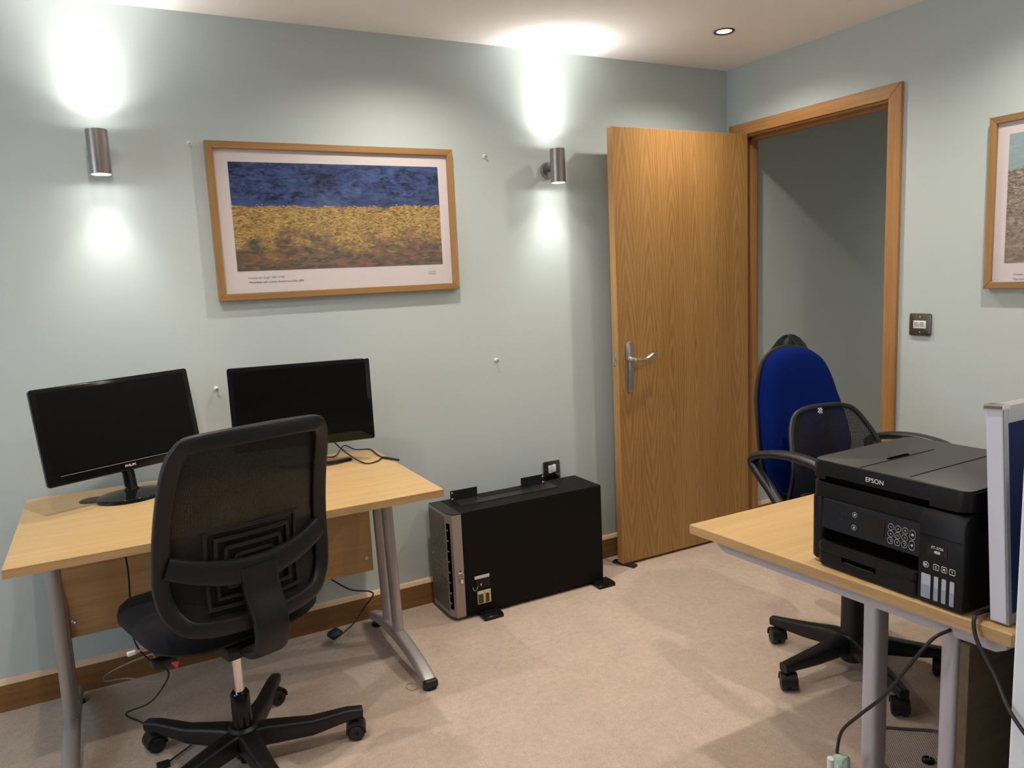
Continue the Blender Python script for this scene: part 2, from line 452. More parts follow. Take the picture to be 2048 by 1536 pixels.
box(b, (RX0 - .2, WIN[0], 0), (RX0, WIN[1], WIN[2])); box(b, (RX0 - .2, WIN[0], WIN[3]), (RX0, WIN[1], H))
struct(obj('wall_left', b, 'wall', smooth=0))
b = box(nb(), (RX0 - .2, RY0 - .2, 0), (T, RY0, H)); struct(obj('wall_front', b, 'wall', smooth=0))
# wall stub beside the printer desk
MT['stub'] = mat('daylit_wall_paint', (.76, .82, .88), .6, spec=.3, bump=(220, .08, .001))  # cool daylight on the stub is put into this paler, bluer paint
b = box(nb(), (-1.52, -3.0, 0), (0, -2.262, H), .004); struct(obj('wall_stub', b, 'stub', smooth=0))
# hall behind the doorway
b = box(nb(), (T, -.038, 0), (3.1, .15, H)); struct(obj('wall_hall', b, 'hallwall', smooth=0))
b = box(nb(), (3.0, -1.6, 0), (3.1, -.038, H)); struct(obj('wall_hall_end', b, 'hallwall', smooth=0))
b = box(nb(), (T, -1.6, 0), (3.1, -1.5, H)); struct(obj('wall_hall_side', b, 'hallwall', smooth=0))
# window
w = bpy.data.objects.new('window_1', None); C.objects.link(w); w['kind'] = 'structure'
for i in range(3):
    y = WIN[0] + (WIN[1] - WIN[0]) * i / 2; dy = .03
    obj('window_post', box(nb(), (RX0 - .12, y - dy + (.03 if i == 0 else -.03 if i == 2 else 0), WIN[2]), (RX0 - .06, y + dy + (.03 if i == 0 else -.03 if i == 2 else 0), WIN[3]), .004), 'white', w)
for z in (WIN[2], WIN[3] - .06): obj('window_rail', box(nb(), (RX0 - .12, WIN[0], z), (RX0 - .06, WIN[1], z + .06), .004), 'white', w)
for i in range(2):
    y0 = WIN[0] + (WIN[1] - WIN[0]) * i / 2
    obj('window_pane', box(nb(), (RX0 - .093, y0 + .03, WIN[2] + .05), (RX0 - .088, y0 + .97, WIN[3] - .05)), 'glass', w)
obj('window_sill', box(nb(), (RX0 - .06, WIN[0] - .05, WIN[2] - .03), (RX0 + .1, WIN[1] + .05, WIN[2]), .006), 'white', w)
# baseboards: chamfered top
def board(name, p0, p1, n, m='oakx'):
    p0, p1, n = V(p0), V(p1), V(n)
    prof = [(0, 0), (.018, 0), (.018, .092), (.011, .105), (0, .108)]
    d = (p1 - p0)
    b = nb(); A = [b.verts.new(p0 + n * a + V((0, 0, z))) for a, z in prof]; B = [b.verts.new(p1 + n * a + V((0, 0, z))) for a, z in prof]
    b.faces.new(A); b.faces.new(B)
    for i in range(5): b.faces.new((A[i], A[(i + 1) % 5], B[(i + 1) % 5], B[i]))
    o = struct(obj(name, b, m, smooth=0))
    b = nb(); q = [(0, .1075), (.0105, .1045), (.0175, .0925), (.0185, .0935), (.0115, .1065), (0, .1095)]
    A = [b.verts.new(p0 + n * a + V((0, 0, z))) for a, z in q]; B = [b.verts.new(p1 + n * a + V((0, 0, z))) for a, z in q]
    b.faces.new(A); b.faces.new(B)
    for i in range(6): b.faces.new((A[i], A[(i + 1) % 6], B[(i + 1) % 6], B[i]))
    obj('lit_edge_strip', b, 'litedge', o, 0)  # added pale strip that paints the light caught by the top edge
    return o
MT['litedge'] = mat('painted_lit_edge', (.68, .50, .32), .45)
board('baseboard_back', (RX0, 0, 0), (0, 0, 0), (0, -1, 0))
board('baseboard_right', (0, -.965, 0), (0, -2.262, 0), (-1, 0, 0), 'oaky')
board('baseboard_stub', (-1.52, -2.262, 0), (-1.52, -3.0, 0), (-1, 0, 0), 'oaky')
board('baseboard_left', (RX0, 0, 0), (RX0, RY0, 0), (1, 0, 0), 'oaky')
board('baseboard_hall', (T, -.038, 0), (3.0, -.038, 0), (0, -1, 0))

# door frame
df = bpy.data.objects.new('trim_1', None); C.objects.link(df); df['kind'] = 'structure'
LI0, LI1, LZ = -.105, -.893, 1.982    # clear opening between linings
obj('lining', box(nb(), (-.002, LI0, 0), (T + .004, DY0, LZ + .018)), 'oak', df)
obj('lining', box(nb(), (-.002, DY1, 0), (T + .004, LI1, LZ + .018)), 'oak', df)
obj('lining_head', box(nb(), (-.002, LI1, LZ), (T + .004, LI0, LZ + .018)), 'oaky', df)
obj('door_stop', box(nb(), (.046, LI0 - .013, 0), (.085, LI0, LZ)), 'oak', df)
obj('door_stop', box(nb(), (.046, LI1, 0), (.085, LI1 + .013, LZ)), 'oak', df)
obj('door_stop_head', box(nb(), (.046, LI1, LZ - .013), (.085, LI0, LZ)), 'oaky', df)
AO0, AO1, AZ = -.031, -.958, 2.045; AI0, AI1, AIZ = -.098, -.901, 1.990
def arch(name, quad, m):   # quad in (y,z), mitred
    b = nb(); prism(b, quad, lambda a, c, t: V((-.018 + t, a, c)), .018, .003); return obj(name, b, m, df, 0)
arch('architrave', [(AO0, 0), (AO0, AZ), (AI0, AIZ), (AI0, 0)], 'oak')
arch('architrave', [(AO1, 0), (AI1, 0), (AI1, AIZ), (AO1, AZ)], 'oak')
arch('architrave_head', [(AO0, AZ), (AO1, AZ), (AI1, AIZ), (AI0, AIZ)], 'oaky')
for z in (1.78, 1.0, .24):
    b = nb(); cyl(b, (-.012, LI0 - .002, z - .045), (-.012, LI0 - .002, z + .045), .006, seg=12); obj('hinge', b, 'satin', df)

# door leaf, open at right angles to its wall
dr = bpy.data.objects.new('door_1', None); C.objects.link(dr); dr['kind'] = 'structure'; dr.location = (-.803, -.13, 0)
LW = .792
obj('leaf', box(nb(), (.004, -.021, .012), (LW, .021, 1.990), .0015), 'veneer', dr, 0)
obj('lipping', box(nb(), (0, -.021, .012), (.004, .021, 1.990), .001), 'lip', dr, 0)
def frd(a, c, t): return V((a, -.021 - t, c))
b = nb(); prism(b, rrect(.040, .235, .0195, 6, .062, .935), frd, .007, .002); plate = obj('handle_plate', b, 'satin', dr)
b = nb(); lathe(b, [(.013, 0), (.013, .012), (.009, .018), (.009, .046), (.004, .05)], (.062, -.027, .972), (0, -1, 0), 18)
tube(b, [(.062, -.066, .972), (.085, -.068, .970), (.105, -.068, .968), (.13, -.067, .972), (.155, -.066, .985), (.175, -.064, .990), (.190, -.060, .984)], .0085, 10, 6, taper=lambda t: 1.0 if t < .3 else 1.15 - .5 * t)
obj('lever', b, 'satin', plate)
for z in (1.043, .826):
    b = nb(); lathe(b, [(.0035, 0), (.0035, .001), (.002, .0018)], (.062, -.028, z), (0, -1, 0), 10); obj('screw', b, 'chrome', plate)
b = box(nb(), (-.0015, -.011, .945), (.001, .011, 1.003), .0008); lp = obj('latch_plate', b, 'satin', dr)
b = box(nb(), (-.008, -.006, .968), (.001, .006, .98), .001); obj('latch_bolt', b, 'chrome', lp)
# black rubber wedge under the leaf
b = nb()
prism(b, [(0, 0), (.115, 0), (.115, .006), (.09, .008), (.0, .026)][::-1] if False else [(0, .0), (.12, .0), (.118, .010), (.08, .012), (0, .011)], lambda a, c, t: V((t - .018, -a + .06, c)), .036, .003)
ws = obj('doorstop', b, 'blackplastic', None, 35, (-.782, -.135, 0)); ws.rotation_euler = (0, 0, math.radians(20))
tag(ws, 'black rubber wedge pushed under the open oak door', 'doorstop')

# ---------------------------------------------------------------- recessed downlights
def downlight(name, label, x, y, watts=None):
    t = thing(name, label, 'ceiling light', (x, y, H), 0, 'recessed ceiling downlights')
    b = nb(); lathe(b, [(.043, 0), (.043, -.004), (.040, -.006), (.031, -.004), (.029, 0)], seg=32, closed=True); obj('trim_ring', b, 'darksteel', t)
    b = nb(); lathe(b, [(.0, -.0015), (.028, -.0015), (.028, -.0005), (0, -.0005)], seg=28); obj('lamp_lens', b, 'lamp', t)
    ld = bpy.data.lights.new('downlight_beam', 'SPOT'); ld.energy = watts or DOWN_W; ld.color = (1, .885, .775); ld.spot_size = math.radians(150); ld.spot_blend = 1.0; ld.shadow_soft_size = .022
    lo = bpy.data.objects.new('downlight_beam', ld); C.objects.link(lo); lo.parent = t; lo.location = (0, 0, -.009)
    return t
downlight('downlight', 'small round recessed downlight in the ceiling above the oak door', -.476, -.486)
for x, y, lb in ((-1.75, -.486, 'over the framed blue and gold picture'), (-2.77, -.82, 'over the left end of the back desk'),
                 (-.476, -1.66, 'over the blue office chair'), (-1.75, -1.66, 'over the bare carpet between the two desks'), (-3.02, -1.66, 'behind the black mesh chair')):
    downlight('downlight', 'recessed downlight in the ceiling ' + lb, x, y, 40 if x == -2.77 else None)
downlight('downlight', 'added fill downlight in the hall ceiling beyond the doorway', 2.1, -.8, 42)  # unseen lamp, added as warm fill for the hall

# ---------------------------------------------------------------- wall lights
def sconce(label, x):
    t = thing('wall_light', label, 'wall light', (x, 0, 1.825), 0, 'brushed up-and-down wall lights')
    yc = -.092
    b = nb(); lathe(b, [(.0, 0), (.034, 0), (.034, .010), (.031, .016), (.0, .018)], (0, 0, -.006), (0, -1, 0), 28); obj('back_plate', b, 'brushed', t)
    b = nb(); cyl(b, (0, -.014, -.004), (0, yc + .028, -.004), .011, seg=16); obj('arm', b, 'brushed', t)
    b = nb(); lathe(b, [(.0325, -.07), (.0325, .07), (.030, .07), (.030, -.07)], (0, yc, 0), (0, 0, 1), 36, closed=True); obj('tube', b, 'brushed', t)
    for s, W in ((1, UP_W), (-1, DN_W)):
        b = nb(); lathe(b, [(0, 0), (.0298, 0), (.0298, .003 * s), (.0, .004 * s)], (0, yc, .060 * s), (0, 0, 1), 28); obj('lamp_lens', b, 'lamp', t)
        for sz, bl, k in (((80, 1.0, 1.0), (130, 1.0, .66), (176, .2, .02)) if s > 0 else ((84, 1.0, 1.0), (120, 1.0, .28), (176, .2, .035))):
            ld = bpy.data.lights.new('wall_light_beam', 'SPOT'); ld.energy = W * k; ld.color = (1, .94, .87); ld.spot_size = math.radians(sz); ld.spot_blend = bl; ld.shadow_soft_size = .02
            lo = bpy.data.objects.new('wall_light_beam', ld); C.objects.link(lo); lo.parent = t; lo.location = (0, yc, .0685 * s)
            if s > 0: lo.rotation_euler = (PI, 0, 0)
    return t
sconce('brushed steel tube wall light left of the blue and gold picture', -2.78)
sconce('brushed steel tube wall light between the picture and the oak door', -1.048)

# ---------------------------------------------------------------- pictures
def pic_back():
    t = thing('framed_print', 'oak framed landscape print of a blue sky over a golden field', 'picture', (0, 0, 0))
    x0, x1, z0, z1, w_ = -2.45, -1.508, 1.327, 1.887, .025
    def rail(q, m):
        b = nb(); prism(b, q, lambda a, c, tt: V((a, -.030 + tt, c)), .028, .002); obj('frame_rail', b, m, t, 0)
    rail([(x0, z1), (x1, z1), (x1 - w_, z1 - w_), (x0 + w_, z1 - w_)], 'frame')
    rail([(x0, z0), (x1, z0), (x1 - w_, z0 + w_), (x0 + w_, z0 + w_)], 'frame')
    rail([(x0, z0), (x0, z1), (x0 + w_, z1 - w_), (x0 + w_, z0 + w_)], 'framez')
    rail([(x1, z0), (x1, z1), (x1 - w_, z1 - w_), (x1 - w_, z0 + w_)], 'framez')
    mo = obj('mount', box(nb(), (x0 + .01, -.016, z0 + .01), (x1 - .01, -.006, z1 - .01)), 'paper', t, 0)
    obj('print', box(nb(), (-2.377, -.0168, 1.431), (-1.572, -.0155, 1.818)), 'art1', t, 0)
    text('caption', 'Vincent van Gogh 1853\u20131890', 'printtext', mo, face_my(-2.278, -.0165, 1.4045), width=.131)
    text('caption', 'Wheatfield with crows, Auvers-sur-Oise 1890', 'printtext', mo, face_my(-2.2425, -.0165, 1.389), width=.201, bold=.01)
    text('caption', 'VAN GOGH', 'printtext', mo, face_my(-1.6215, -.0165, 1.4015), width=.032, bold=.02)
    text('caption', 'MUSEUM', 'printtext', mo, face_my(-1.6215, -.0165, 1.3935), width=.032)
    obj('glazing', box(nb(), (x0 + .02, -.0235, z0 + .02), (x1 - .02, -.0220, z1 - .02)), 'glass', t, 0)
pic_back()
def pic_side():
    t = thing('framed_print', 'oak framed muted landscape print cut by the right edge', 'picture', (0, 0, 0))
    y0, y1, z0, z1, w_ = -1.307, -2.05, 1.248, 1.839, .024
    def rail(q, m):
        b = nb(); prism(b, q, lambda a, c, tt: V((-.030 + tt, a, c)), .028, .002); obj('frame_rail', b, m, t, 0)
    rail([(y0, z1), (y1, z1), (y1 + w_, z1 - w_), (y0 - w_, z1 - w_)], 'framey')
    rail([(y0, z0), (y1, z0), (y1 + w_, z0 + w_), (y0 - w_, z0 + w_)], 'framey')
    rail([(y0, z0), (y0, z1), (y0 - w_, z1 - w_), (y0 - w_, z0 + w_)], 'framez')
    rail([(y1, z0), (y1, z1), (y1 + w_, z1 - w_), (y1 + w_, z0 + w_)], 'framez')
    mo = obj('mount', box(nb(), (-.016, y1 + .01, z0 + .01), (-.006, y0 - .01, z1 - .01)), 'paper', t, 0)
    obj('print', box(nb(), (-.0168, -1.98, 1.337), (-.0155, -1.37, 1.775)), 'art2', t, 0)
    text('caption', 'Vincent van Gogh 1853\u20131890', 'printtext', mo, face_mx(-.0165, -1.402 - .0655, 1.296), width=.131)
    text('caption', 'The harvest', 'printtext', mo, face_mx(-.0165, -1.402 - .026, 1.2805), width=.052, bold=.01)
    obj('glazing', box(nb(), (-.0235, y1 + .02, z0 + .02), (-.022, y0 - .02, z1 - .02)), 'glass', t, 0)
pic_side()

# ---------------------------------------------------------------- wall plates and plugs
def plate_switch():
    t = thing('light_switch', 'dark nickel double light switch plate beside the doorway', 'switch', (0, -1.0565, 1.1095))
    b = nb(); prism(b, rrect(.089, .087, .007, 4), lambda a, c, tt: V((-tt, -a, c)), .009, .002); p = obj('plate', b, 'darksteel', t)
    obj('rocker_surround', box(nb(), (-.0115, -.026, -.015), (-.008, .026, .015), .001), 'white', t)
    for yy in (.012, -.012):
        b = nb(); prism(b, [(-.012, -.0095), (.010, -.013), (.012, -.0175), (-.010, -.011)], lambda a, c, tt: V((c, yy + tt - .009, a)), .018, .0005); obj('rocker', b, 'white', t)
    for z in (.030, -.030):
        b = nb(); lathe(b, [(.003, 0), (.003, .0012), (.001, .002)], (-.009, 0, z), (-1, 0, 0), 10); obj('screw', b, 'chrome', t)
plate_switch()
def plate_spur():
    t = thing('fused_spur', 'dark nickel fused switch plate on wall above the black server', 'switch', (-1.086, 0, .480))
    b = nb(); prism(b, rrect(.086, .086, .006, 4), lambda a, c, tt: V((a, -tt, c)), .009, .002); obj('plate', b, 'darksteel', t)
    obj('fuse_holder', box(nb(), (-.019, -.0125, -.012), (.000, -.008, .024), .001), 'paper', t)
    obj('rocker', box(nb(), (.001, -.015, -.008), (.019, -.008, .026), .002), 'white', t)
    b = nb(); lathe(b, [(.008, 0), (.008, .004), (.005, .005), (.004, .002)], (.030, -.009, -.026), (0, -1, 0), 14); obj('flex_outlet', b, 'chrome', t)
    for x in (-.032, .032):
        b = nb(); lathe(b, [(.0032, 0), (.0032, .001), (.001, .0018)], (x, -.009, .006), (0, -1, 0), 10); obj('screw', b, 'chrome', t)
plate_spur()
for x, z, lb in ((-2.496, 1.878, 'white wall plug with screw beside top left picture corner'), (-1.351, 1.869, 'small white wall plug between picture and right wall light'),
                 (-2.488, 1.013, 'white wall plug with screw between the two monitors'), (-1.341, 1.012, 'small white wall plug on bare wall above the server')):
    t = thing('wall_plug', lb, 'wall plug', (x, 0, z), 0, 'leftover wall plugs')
    b = nb(); lathe(b, [(0, 0), (.0085, 0), (.0085, .003), (.0055, .005), (0, .005)], (0, 0, 0), (0, -1, 0), 12); obj('plug', b, 'white', t)
    b = nb(); cyl(b, (0, -.004, 0), (0, -.020, -.001), .0022, seg=8); lathe(b, [(.0045, 0), (.0045, .002), (.001, .0035)], (0, -.018, -.001), (0, -1, 0), 10); obj('screw', b, 'satin', t)

# ---------------------------------------------------------------- desk at the picture wall
DZT = .712
def desk_back():
    t = thing('office_desk', 'light oak desk with silver legs against the picture wall', 'desk', (-2.52, -.39, 0))
    W, D = 1.180, .735
    tp = obj('desktop', box(nb(), (-W / 2, -D / 2, DZT - .025), (W / 2, D / 2, DZT), .002), 'beech', t, 0)
    obj('edge_strip', box(nb(), (-W / 2, -D / 2 - .0015, DZT - .0245), (W / 2, -D / 2 + .001, DZT - .0015)), 'beechx', tp, 0)
    obj('edge_strip', box(nb(), (W / 2 - .001, -D / 2, DZT - .0245), (W / 2 + .0015, D / 2, DZT - .0015)), 'beechy', tp, 0)
    b = nb(); lathe(b, [(0, 0), (.038, 0), (.038, .002), (.034, .004), (0, .003)], (-.397, .210, DZT), seg=24); obj('cable_grommet', b, 'blackplastic', t)
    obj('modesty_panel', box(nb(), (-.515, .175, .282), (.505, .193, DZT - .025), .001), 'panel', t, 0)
    for x in (-.490, .480):
        for z in (.335, .60):
            b = nb(); lathe(b, [(.008, 0), (.008, .0015), (.005, .003), (.003, .0015)], (x, .175, z), (0, -1, 0), 12); obj('cam_screw', b, 'satin', t)
    for s in (-1, 1):
        x = .553 * s - .012 if s > 0 else -.520
        b = nb()
        P = smooth_path([(x, .335, .030), (x, .25, .052), (x, .12, .066), (x, -.02, .066), (x, -.16, .050), (x, -.27, .022)], 6)
        sweep(b, P, V((0, 0, 1)), .048, [.020 + .022 * math.sin(PI * min(1, .15 + i / (len(P) - 1) * .85)) ** .7 for i in range(len(P))])
        ft = obj('foot', b, 'silver', t)
        b = nb(); box(b, (x - .025, -.285, .006), (x + .025, -.255, .034), .008); obj('foot_cap', b, 'blackplastic', ft)
        for y in (-.262, .30):
            b = nb(); lathe(b, [(0, 0), (.024, 0), (.024, .006), (.012, .010), (.010, .02)], (x, y, 0), seg=18); obj('levelling_glide', b, 'blackplastic', ft)
        for y0, y1 in ((.155, .205), (.03, .105)):
            b = nb(); cyl(b, (x, y0 if y0 > .1 else .035, .07), (x, y1 if y0 > .1 else .085, DZT - .045), .0185 if y0 > .1 else .0205, seg=20); obj('leg', b, 'silver', t)
        b = nb(); box(b, (x - .025, -.22, DZT - .05), (x + .025, .26, DZT - .0255), .004); obj('top_bracket', b, 'silver', t)
desk_back()

# ---------------------------------------------------------------- monitors
def monitor(name, label, P, yaw, tilt, roll, w_, h_, foot, brand=None):
    c = V(P)
    Rm = M.Rotation(yaw, 4, 'Z') @ M.Rotation(tilt, 4, 'X') @ M.Rotation(roll, 4, 'Y')
    t = thing(name, label, 'monitor', (foot[0], foot[1], DZT))
    mx = M.Translation(c - V((foot[0], foot[1], DZT))) @ Rm
    fr = lambda a, z, tt: mx @ V((a, tt, z))
    b = nb(); prism(b, rrect(w_, h_, .009, 4), fr, .020, .003); bd = obj('bezel', b, 'blackgloss', t)
    b = nb(); pillow(b, rrect(w_ * .86, h_ * .8, .03, 4), lambda a, z, tt: mx @ V((a, .018 + tt, z)), .028, .1); obj('rear_housing', b, 'blackplastic', t)
    b = nb(); prism(b, rrect(w_ - .034, h_ - .048, .001, 1, 0, .010), lambda a, z, tt: fr(a, z, -tt), .0006); obj('screen', b, 'screen', t)
    if brand:
        b = nb(); prism(b, rrect(w_ * .84, .0014, .0004, 1, 0, -h_ / 2 + .028), lambda a, z, tt: fr(a, z, -tt), .0008); obj('trim_line', b, 'labelgrey', bd)
        text('brand_lettering', brand, 'lettering', bd, mx @ face_my(.0, -.0006, -h_ / 2 + .016), width=.0335, bold=.012)
    return t, mx
def monitor_a():
    foot = (-2.800, -.215)
    t, mx = monitor('monitor', 'black monitor with oval base, turned aside at desk\'s left end', (-2.806, -.215, .955), .36, -.17, -.02, .487, .300, foot, 'PHILIPS')
    Rz = M.Rotation(.36, 4, 'Z')
    b = nb(); ring_strip(b, [[Rz @ V((s * .108 * math.cos(a), s * .085 * math.sin(a), z)) for a in [2 * PI * k / 40 for k in range(40)]] for s, z in ((.9, 0), (1, .003), (1, .009), (.97, .013), (.6, .020), (.3, .024), (.02, .026))])
    obj('base', b, 'blackgloss', t)
    b = nb(); P = smooth_path([Rz @ V(p) for p in ((0, .0, .016), (0, .003, .03), (0, .012, .07), (0, .030, .14), (0, .045, .20))], 6)
    m_ = len(P); sweep(b, P, Rz @ V((0, 1, 0)), [.10 - .062 * min(1, i / (m_ * .25)) for i in range(m_)], .018, q=2.6); obj('neck', b, 'blackgloss', t)
monitor_a()
def monitor_b():
    foot = (-2.19, -.185)
    t, mx = monitor('monitor', 'black monitor standing at right end of desk behind mesh chair', (-2.220, -.185, .944), -.14, -.03, 0, .497, .302, foot)
    Rz = M.Rotation(-.14, 4, 'Z')
    for s in (-1, 1):
        b = nb(); P = smooth_path([Rz @ V(p) for p in ((0, -.0, .010), (s * .05, -.025 * 0 - .01, .010), (s * .125, .028, .006))], 6)
        sweep(b, P, V((0, 0, 1)), .026, .011); obj('base_foot', b, 'blackgloss', t)
    b = nb(); P = smooth_path([Rz @ V(p) for p in ((0, -.055, .008), (0, -.02, .012), (0, .03, .012))], 6); sweep(b, P, V((0, 0, 1)), .028, .012); obj('base_foot', b, 'blackgloss', t)
    b = nb(); P = smooth_path([Rz @ V(p) for p in ((0, .0, .008), (-.004, .02, .08), (-.01, .035, .16), (-.015, .035, .22))], 6); sweep(b, P, Rz @ V((0, 1, 0)), .036, .016); obj('neck', b, 'blackplastic', t)
monitor_b()
# monitor leads on the desk
b = nb(); tube(b, [(-2.17, -.13, .86), (-2.12, -.10, .800), (-2.07, -.17, .738), (-2.035, -.27, .7155), (-1.99, -.272, .7155), (-1.952, -.232, .7155), (-1.925, -.285, .7165)], .0028)
l1 = obj('monitor_cable', b, 'cable'); tag(l1, 'thin black lead looping over right end of the back desk', 'cable')
b = nb(); cyl(b, (-1.950, -.236, .7175), (-1.918, -.312, .717), .0042, seg=10); obj('plug', b, 'blackplastic', l1)
b = nb(); tube(b, [(-2.19, -.12, .74), (-2.10, -.09, .7155), (-2.05, -.055, .745), (-2.005, -.05, .722), (-1.955, -.045, .7155), (-1.945, -.08, .7155), (-1.953, -.17, .7155), (-1.950, -.225, .7155)], .0026)
l2 = obj('monitor_cable', b, 'cable'); tag(l2, 'thin black lead running along the back edge of desk', 'cable')

# ---------------------------------------------------------------- tower server
def server():
    x0, x1, y0, y1, z0, z1 = -1.700, -.985, -.250, -.040, .014, .447
    t = thing('tower_server', 'black tower server lying upright on carpet beside oak door', 'computer', ((x0 + x1) / 2, (y0 + y1) / 2, 0))
    o = V(((x0 + x1) / 2, (y0 + y1) / 2, 0))
    L = lambda *p: V(p) - o
    obj('case', box(nb(), L(x0 + .045, y0, z0), L(x1, y1, z1), .0015), 'blackmetal', t, 0)
    obj('side_panel', box(nb(), L(x0 + .047, y0 - .002, z0 + .004), L(x1 - .001, y0 + .001, z1 - .006), .0008), 'blackmetal', t, 0)
    # bezel: silver, chamfered at the near front corner
    out = [(x0 - .010, y1), (x0 - .010, y0 + .035), (x0 + .004, y0 - .001), (x0 + .044, y0 - .001), (x0 + .044, y1)]
    b = nb(); prism(b, out, lambda a, c, tt: L(a, c, z0 + .002 + tt), z1 - z0 - .006, .001); bz = obj('bezel', b, 'server_silver', t, 0)
    b = nb(); prism(b, [(a + (.002 if i in (0, 1, 2) else 0), c) for i, (a, c) in enumerate(out)], lambda a, c, tt: L(a, c, z1 - .004 + tt), .004); obj('bezel_top', b, 'blackplastic', bz, 0)
    # grille doors on the very front, two leaves
    for za, zb in ((z0 + .020, (z0 + z1) / 2 - .004), ((z0 + z1) / 2 - .002, z1 - .014)):
        obj('grille', box(nb(), L(x0 - .0125, y0 + .045, za), L(x0 - .009, y1 - .006, zb), .0008), 'server_grille', bz, 0)
    b = nb(); prism(b, rrect(.010, .010, .0045, 4, y1 - .030 - o.y, (z0 + z1) / 2 + .012), lambda a, c, tt: V((x0 - .0125 - tt - o.x, a, c)), .001); obj('badge', b, 'chrome', bz)
    # vent slot down the chamfer with bars
    d = V((.014, -.036, 0)).normalized(); p0 = V((x0 - .010, y0 + .035, 0)); nn = V((-d.y, d.x, 0)); nn = -nn if nn.x > 0 else nn
    def slot(u0, u1, za, zb, h0, h1): 
        bb = nb(); vs = []
        for u in (u0, u1):
            for h in (h0, h1):
                for z in (za, zb): vs.append(bb.verts.new(p0 + d * u + nn * h + V((0, 0, z)) - o))
        for f in ((0, 1, 3, 2), (4, 5, 7, 6), (0, 1, 5, 4), (2, 3, 7, 6), (0, 2, 6, 4), (1, 3, 7, 5)): bb.faces.new([vs[i] for i in f])
        return bb
    obj('vent_slot', slot(.004, .024, .048, .408, -.002, .0006), 'void', bz, 0)
    for k in range(8):
        z = .070 + k * .0438; obj('vent_bar', slot(.004, .014, z, z + .006, 0, .0022), 'server_silver', bz, 0)
    # lock and key
    b = nb(); lathe(b, [(.009, 0), (.009, .004), (.004, .006)], L(x0 + .026, y0 - .001, .205), (0, -1, 0), 14); lk = obj('lock', b, 'chrome', bz)
    b = nb(); tube(b, [L(x0 + .030 + .009 * math.cos(a), y0 - .008, .190 + .012 * math.sin(a)) for a in [2 * PI * k / 8 for k in range(8)]], .0012, 6, 3, True); box(b, L(x0 + .024, y0 - .010, .160), L(x0 + .034, y0 - .008, .180), .0008); obj('key', b, 'chrome', lk) if False else obj('key_ring', b, 'chrome', bz)
    # side pull tab and labels
    obj('barcode_label', box(nb(), L(-1.612, y0 - .0035, .160), L(-1.546, y0 - .0015, .173)), 'paper', t, 0)
    obj('latch_panel', box(nb(), L(-1.607, y0 - .0032, .118), L(-1.543, y0 - .0015, .157), .0005), 'blackgloss', t, 0)
    b = nb(); lathe(b, [(.004, 0), (.004, .001), (0, .001)], L(-1.585, y0 - .003, .135), (0, -1, 0), 12); obj('latch_button', b, 'satin', t)
    b = nb(); P = [L(-1.612 + .010 * math.cos(a), y0 - .004, .130 + .016 * math.sin(a)) for a in [PI * (1.0 + k / 8) for k in range(9)]]; tube(b, P, .0016, 6, 2); obj('latch_ring', b, 'satin', t)
    lb = obj('warning_label', box(nb(), L(-1.603, y0 - .0030, .052), L(-1.543, y0 - .0015, .108)), 'yellow', t, 0)
    for xa, xb in ((-1.600, -1.577), (-1.567, -1.551)):
        obj('label_print', box(nb(), L(xa, y0 - .0034, .055), L(xb, y0 - .0028, .093)), 'labeldark', lb, 0)
        obj('label_header', box(nb(), L(xa, y0 - .0034, .095), L(xb, y0 - .0028, .106)), 'paper', lb, 0)
    # top cover plate, shallow, with lifted rack ears
    obj('top_plate', box(nb(), L(-1.612, -.165, z1 - .001), L(-1.150, -.052, z1 + .003), .001), 'blackplastic', t, 0)
    obj('top_plate_inset', box(nb(), L(-1.500, -.110, z1 + .002), L(-1.250, -.058, z1 + .0045), .001), 'blackmetal', t, 0)
    for xa, xb, hx in ((-1.627, -1.503, -1.619), (-1.290, -1.172, -1.180)):
        e = obj('rack_ear', box(nb(), L(xa, -.085, z1), L(xb, -.082, z1 + .046), .0005), 'blackplastic', t, 0)
        for z in (z1 + .011, z1 + .037):
            b = nb(); prism(b, rrect(.009, .006, .0028, 4, hx - o.x, z), lambda a, c, tt: V((a, -.0855 - o.y + tt, c)), .004); obj('slot_hole', b, 'paper', e)
    for xf in (-1.60, -1.045):
        b = nb(); prism(b, [(0, 0), (.070, 0), (.070, .012), (.060, .018), (0, .018)], lambda a, c, tt: L(xf + tt, y0 + .012 - a, c), .085, .002); obj('stabiliser_foot', b, 'blackgloss', t)
        b = nb(); box(b, L(xf + .01, y1 - .06, 0), L(xf + .07, y1 - .01, .016), .002); obj('rear_foot', b, 'blackplastic', t)
MT['server_silver'] = mat('silver_server_bezel', (.34, .295, .265), .4, .4)
MT['labeldark'] = mat('dark_label_print', (.05, .045, .045), .6, noise=((60, 60, 500), .8, 2))
def grille():
    m = mat('perforated_server_grille', (.2, .18, .16), .5, .4); g = NG(m)
    x, y, z = g.sep()
    s = g.math('SINE', g.math('MULTIPLY', g.math('ADD', g.math('MULTIPLY', y, 1.0), g.math('MULTIPLY', z, -1.0)), 1000))
    q = g.math('SINE', g.math('MULTIPLY', g.math('ADD', y, z), 800))
    # slots fade out towards the middle of the door in ragged squares
    cell = g.noise(g.map((1, 110, 110)), det=0)
    mid = g.math('ABSOLUTE', g.math('SUBTRACT', z, .230))
    keep = g.math('GREATER_THAN', g.math('ADD', mid, g.math('MULTIPLY', g.math('SUBTRACT', cell, .5), .22)), .055)
    hole = g.math('MULTIPLY', g.math('GREATER_THAN', s, -.1), g.math('MULTIPLY', g.math('GREATER_THAN', q, -.75), keep))
    g.link(g.ramp(hole, [(0, (.26, .225, .20)), (1, (.012, .011, .010))]), g.bsdf().inputs['Base Color'])
    g.bump(g.math('SUBTRACT', 1.0, hole), .6, .001)
    return m
MT['server_grille'] = grille()
server()

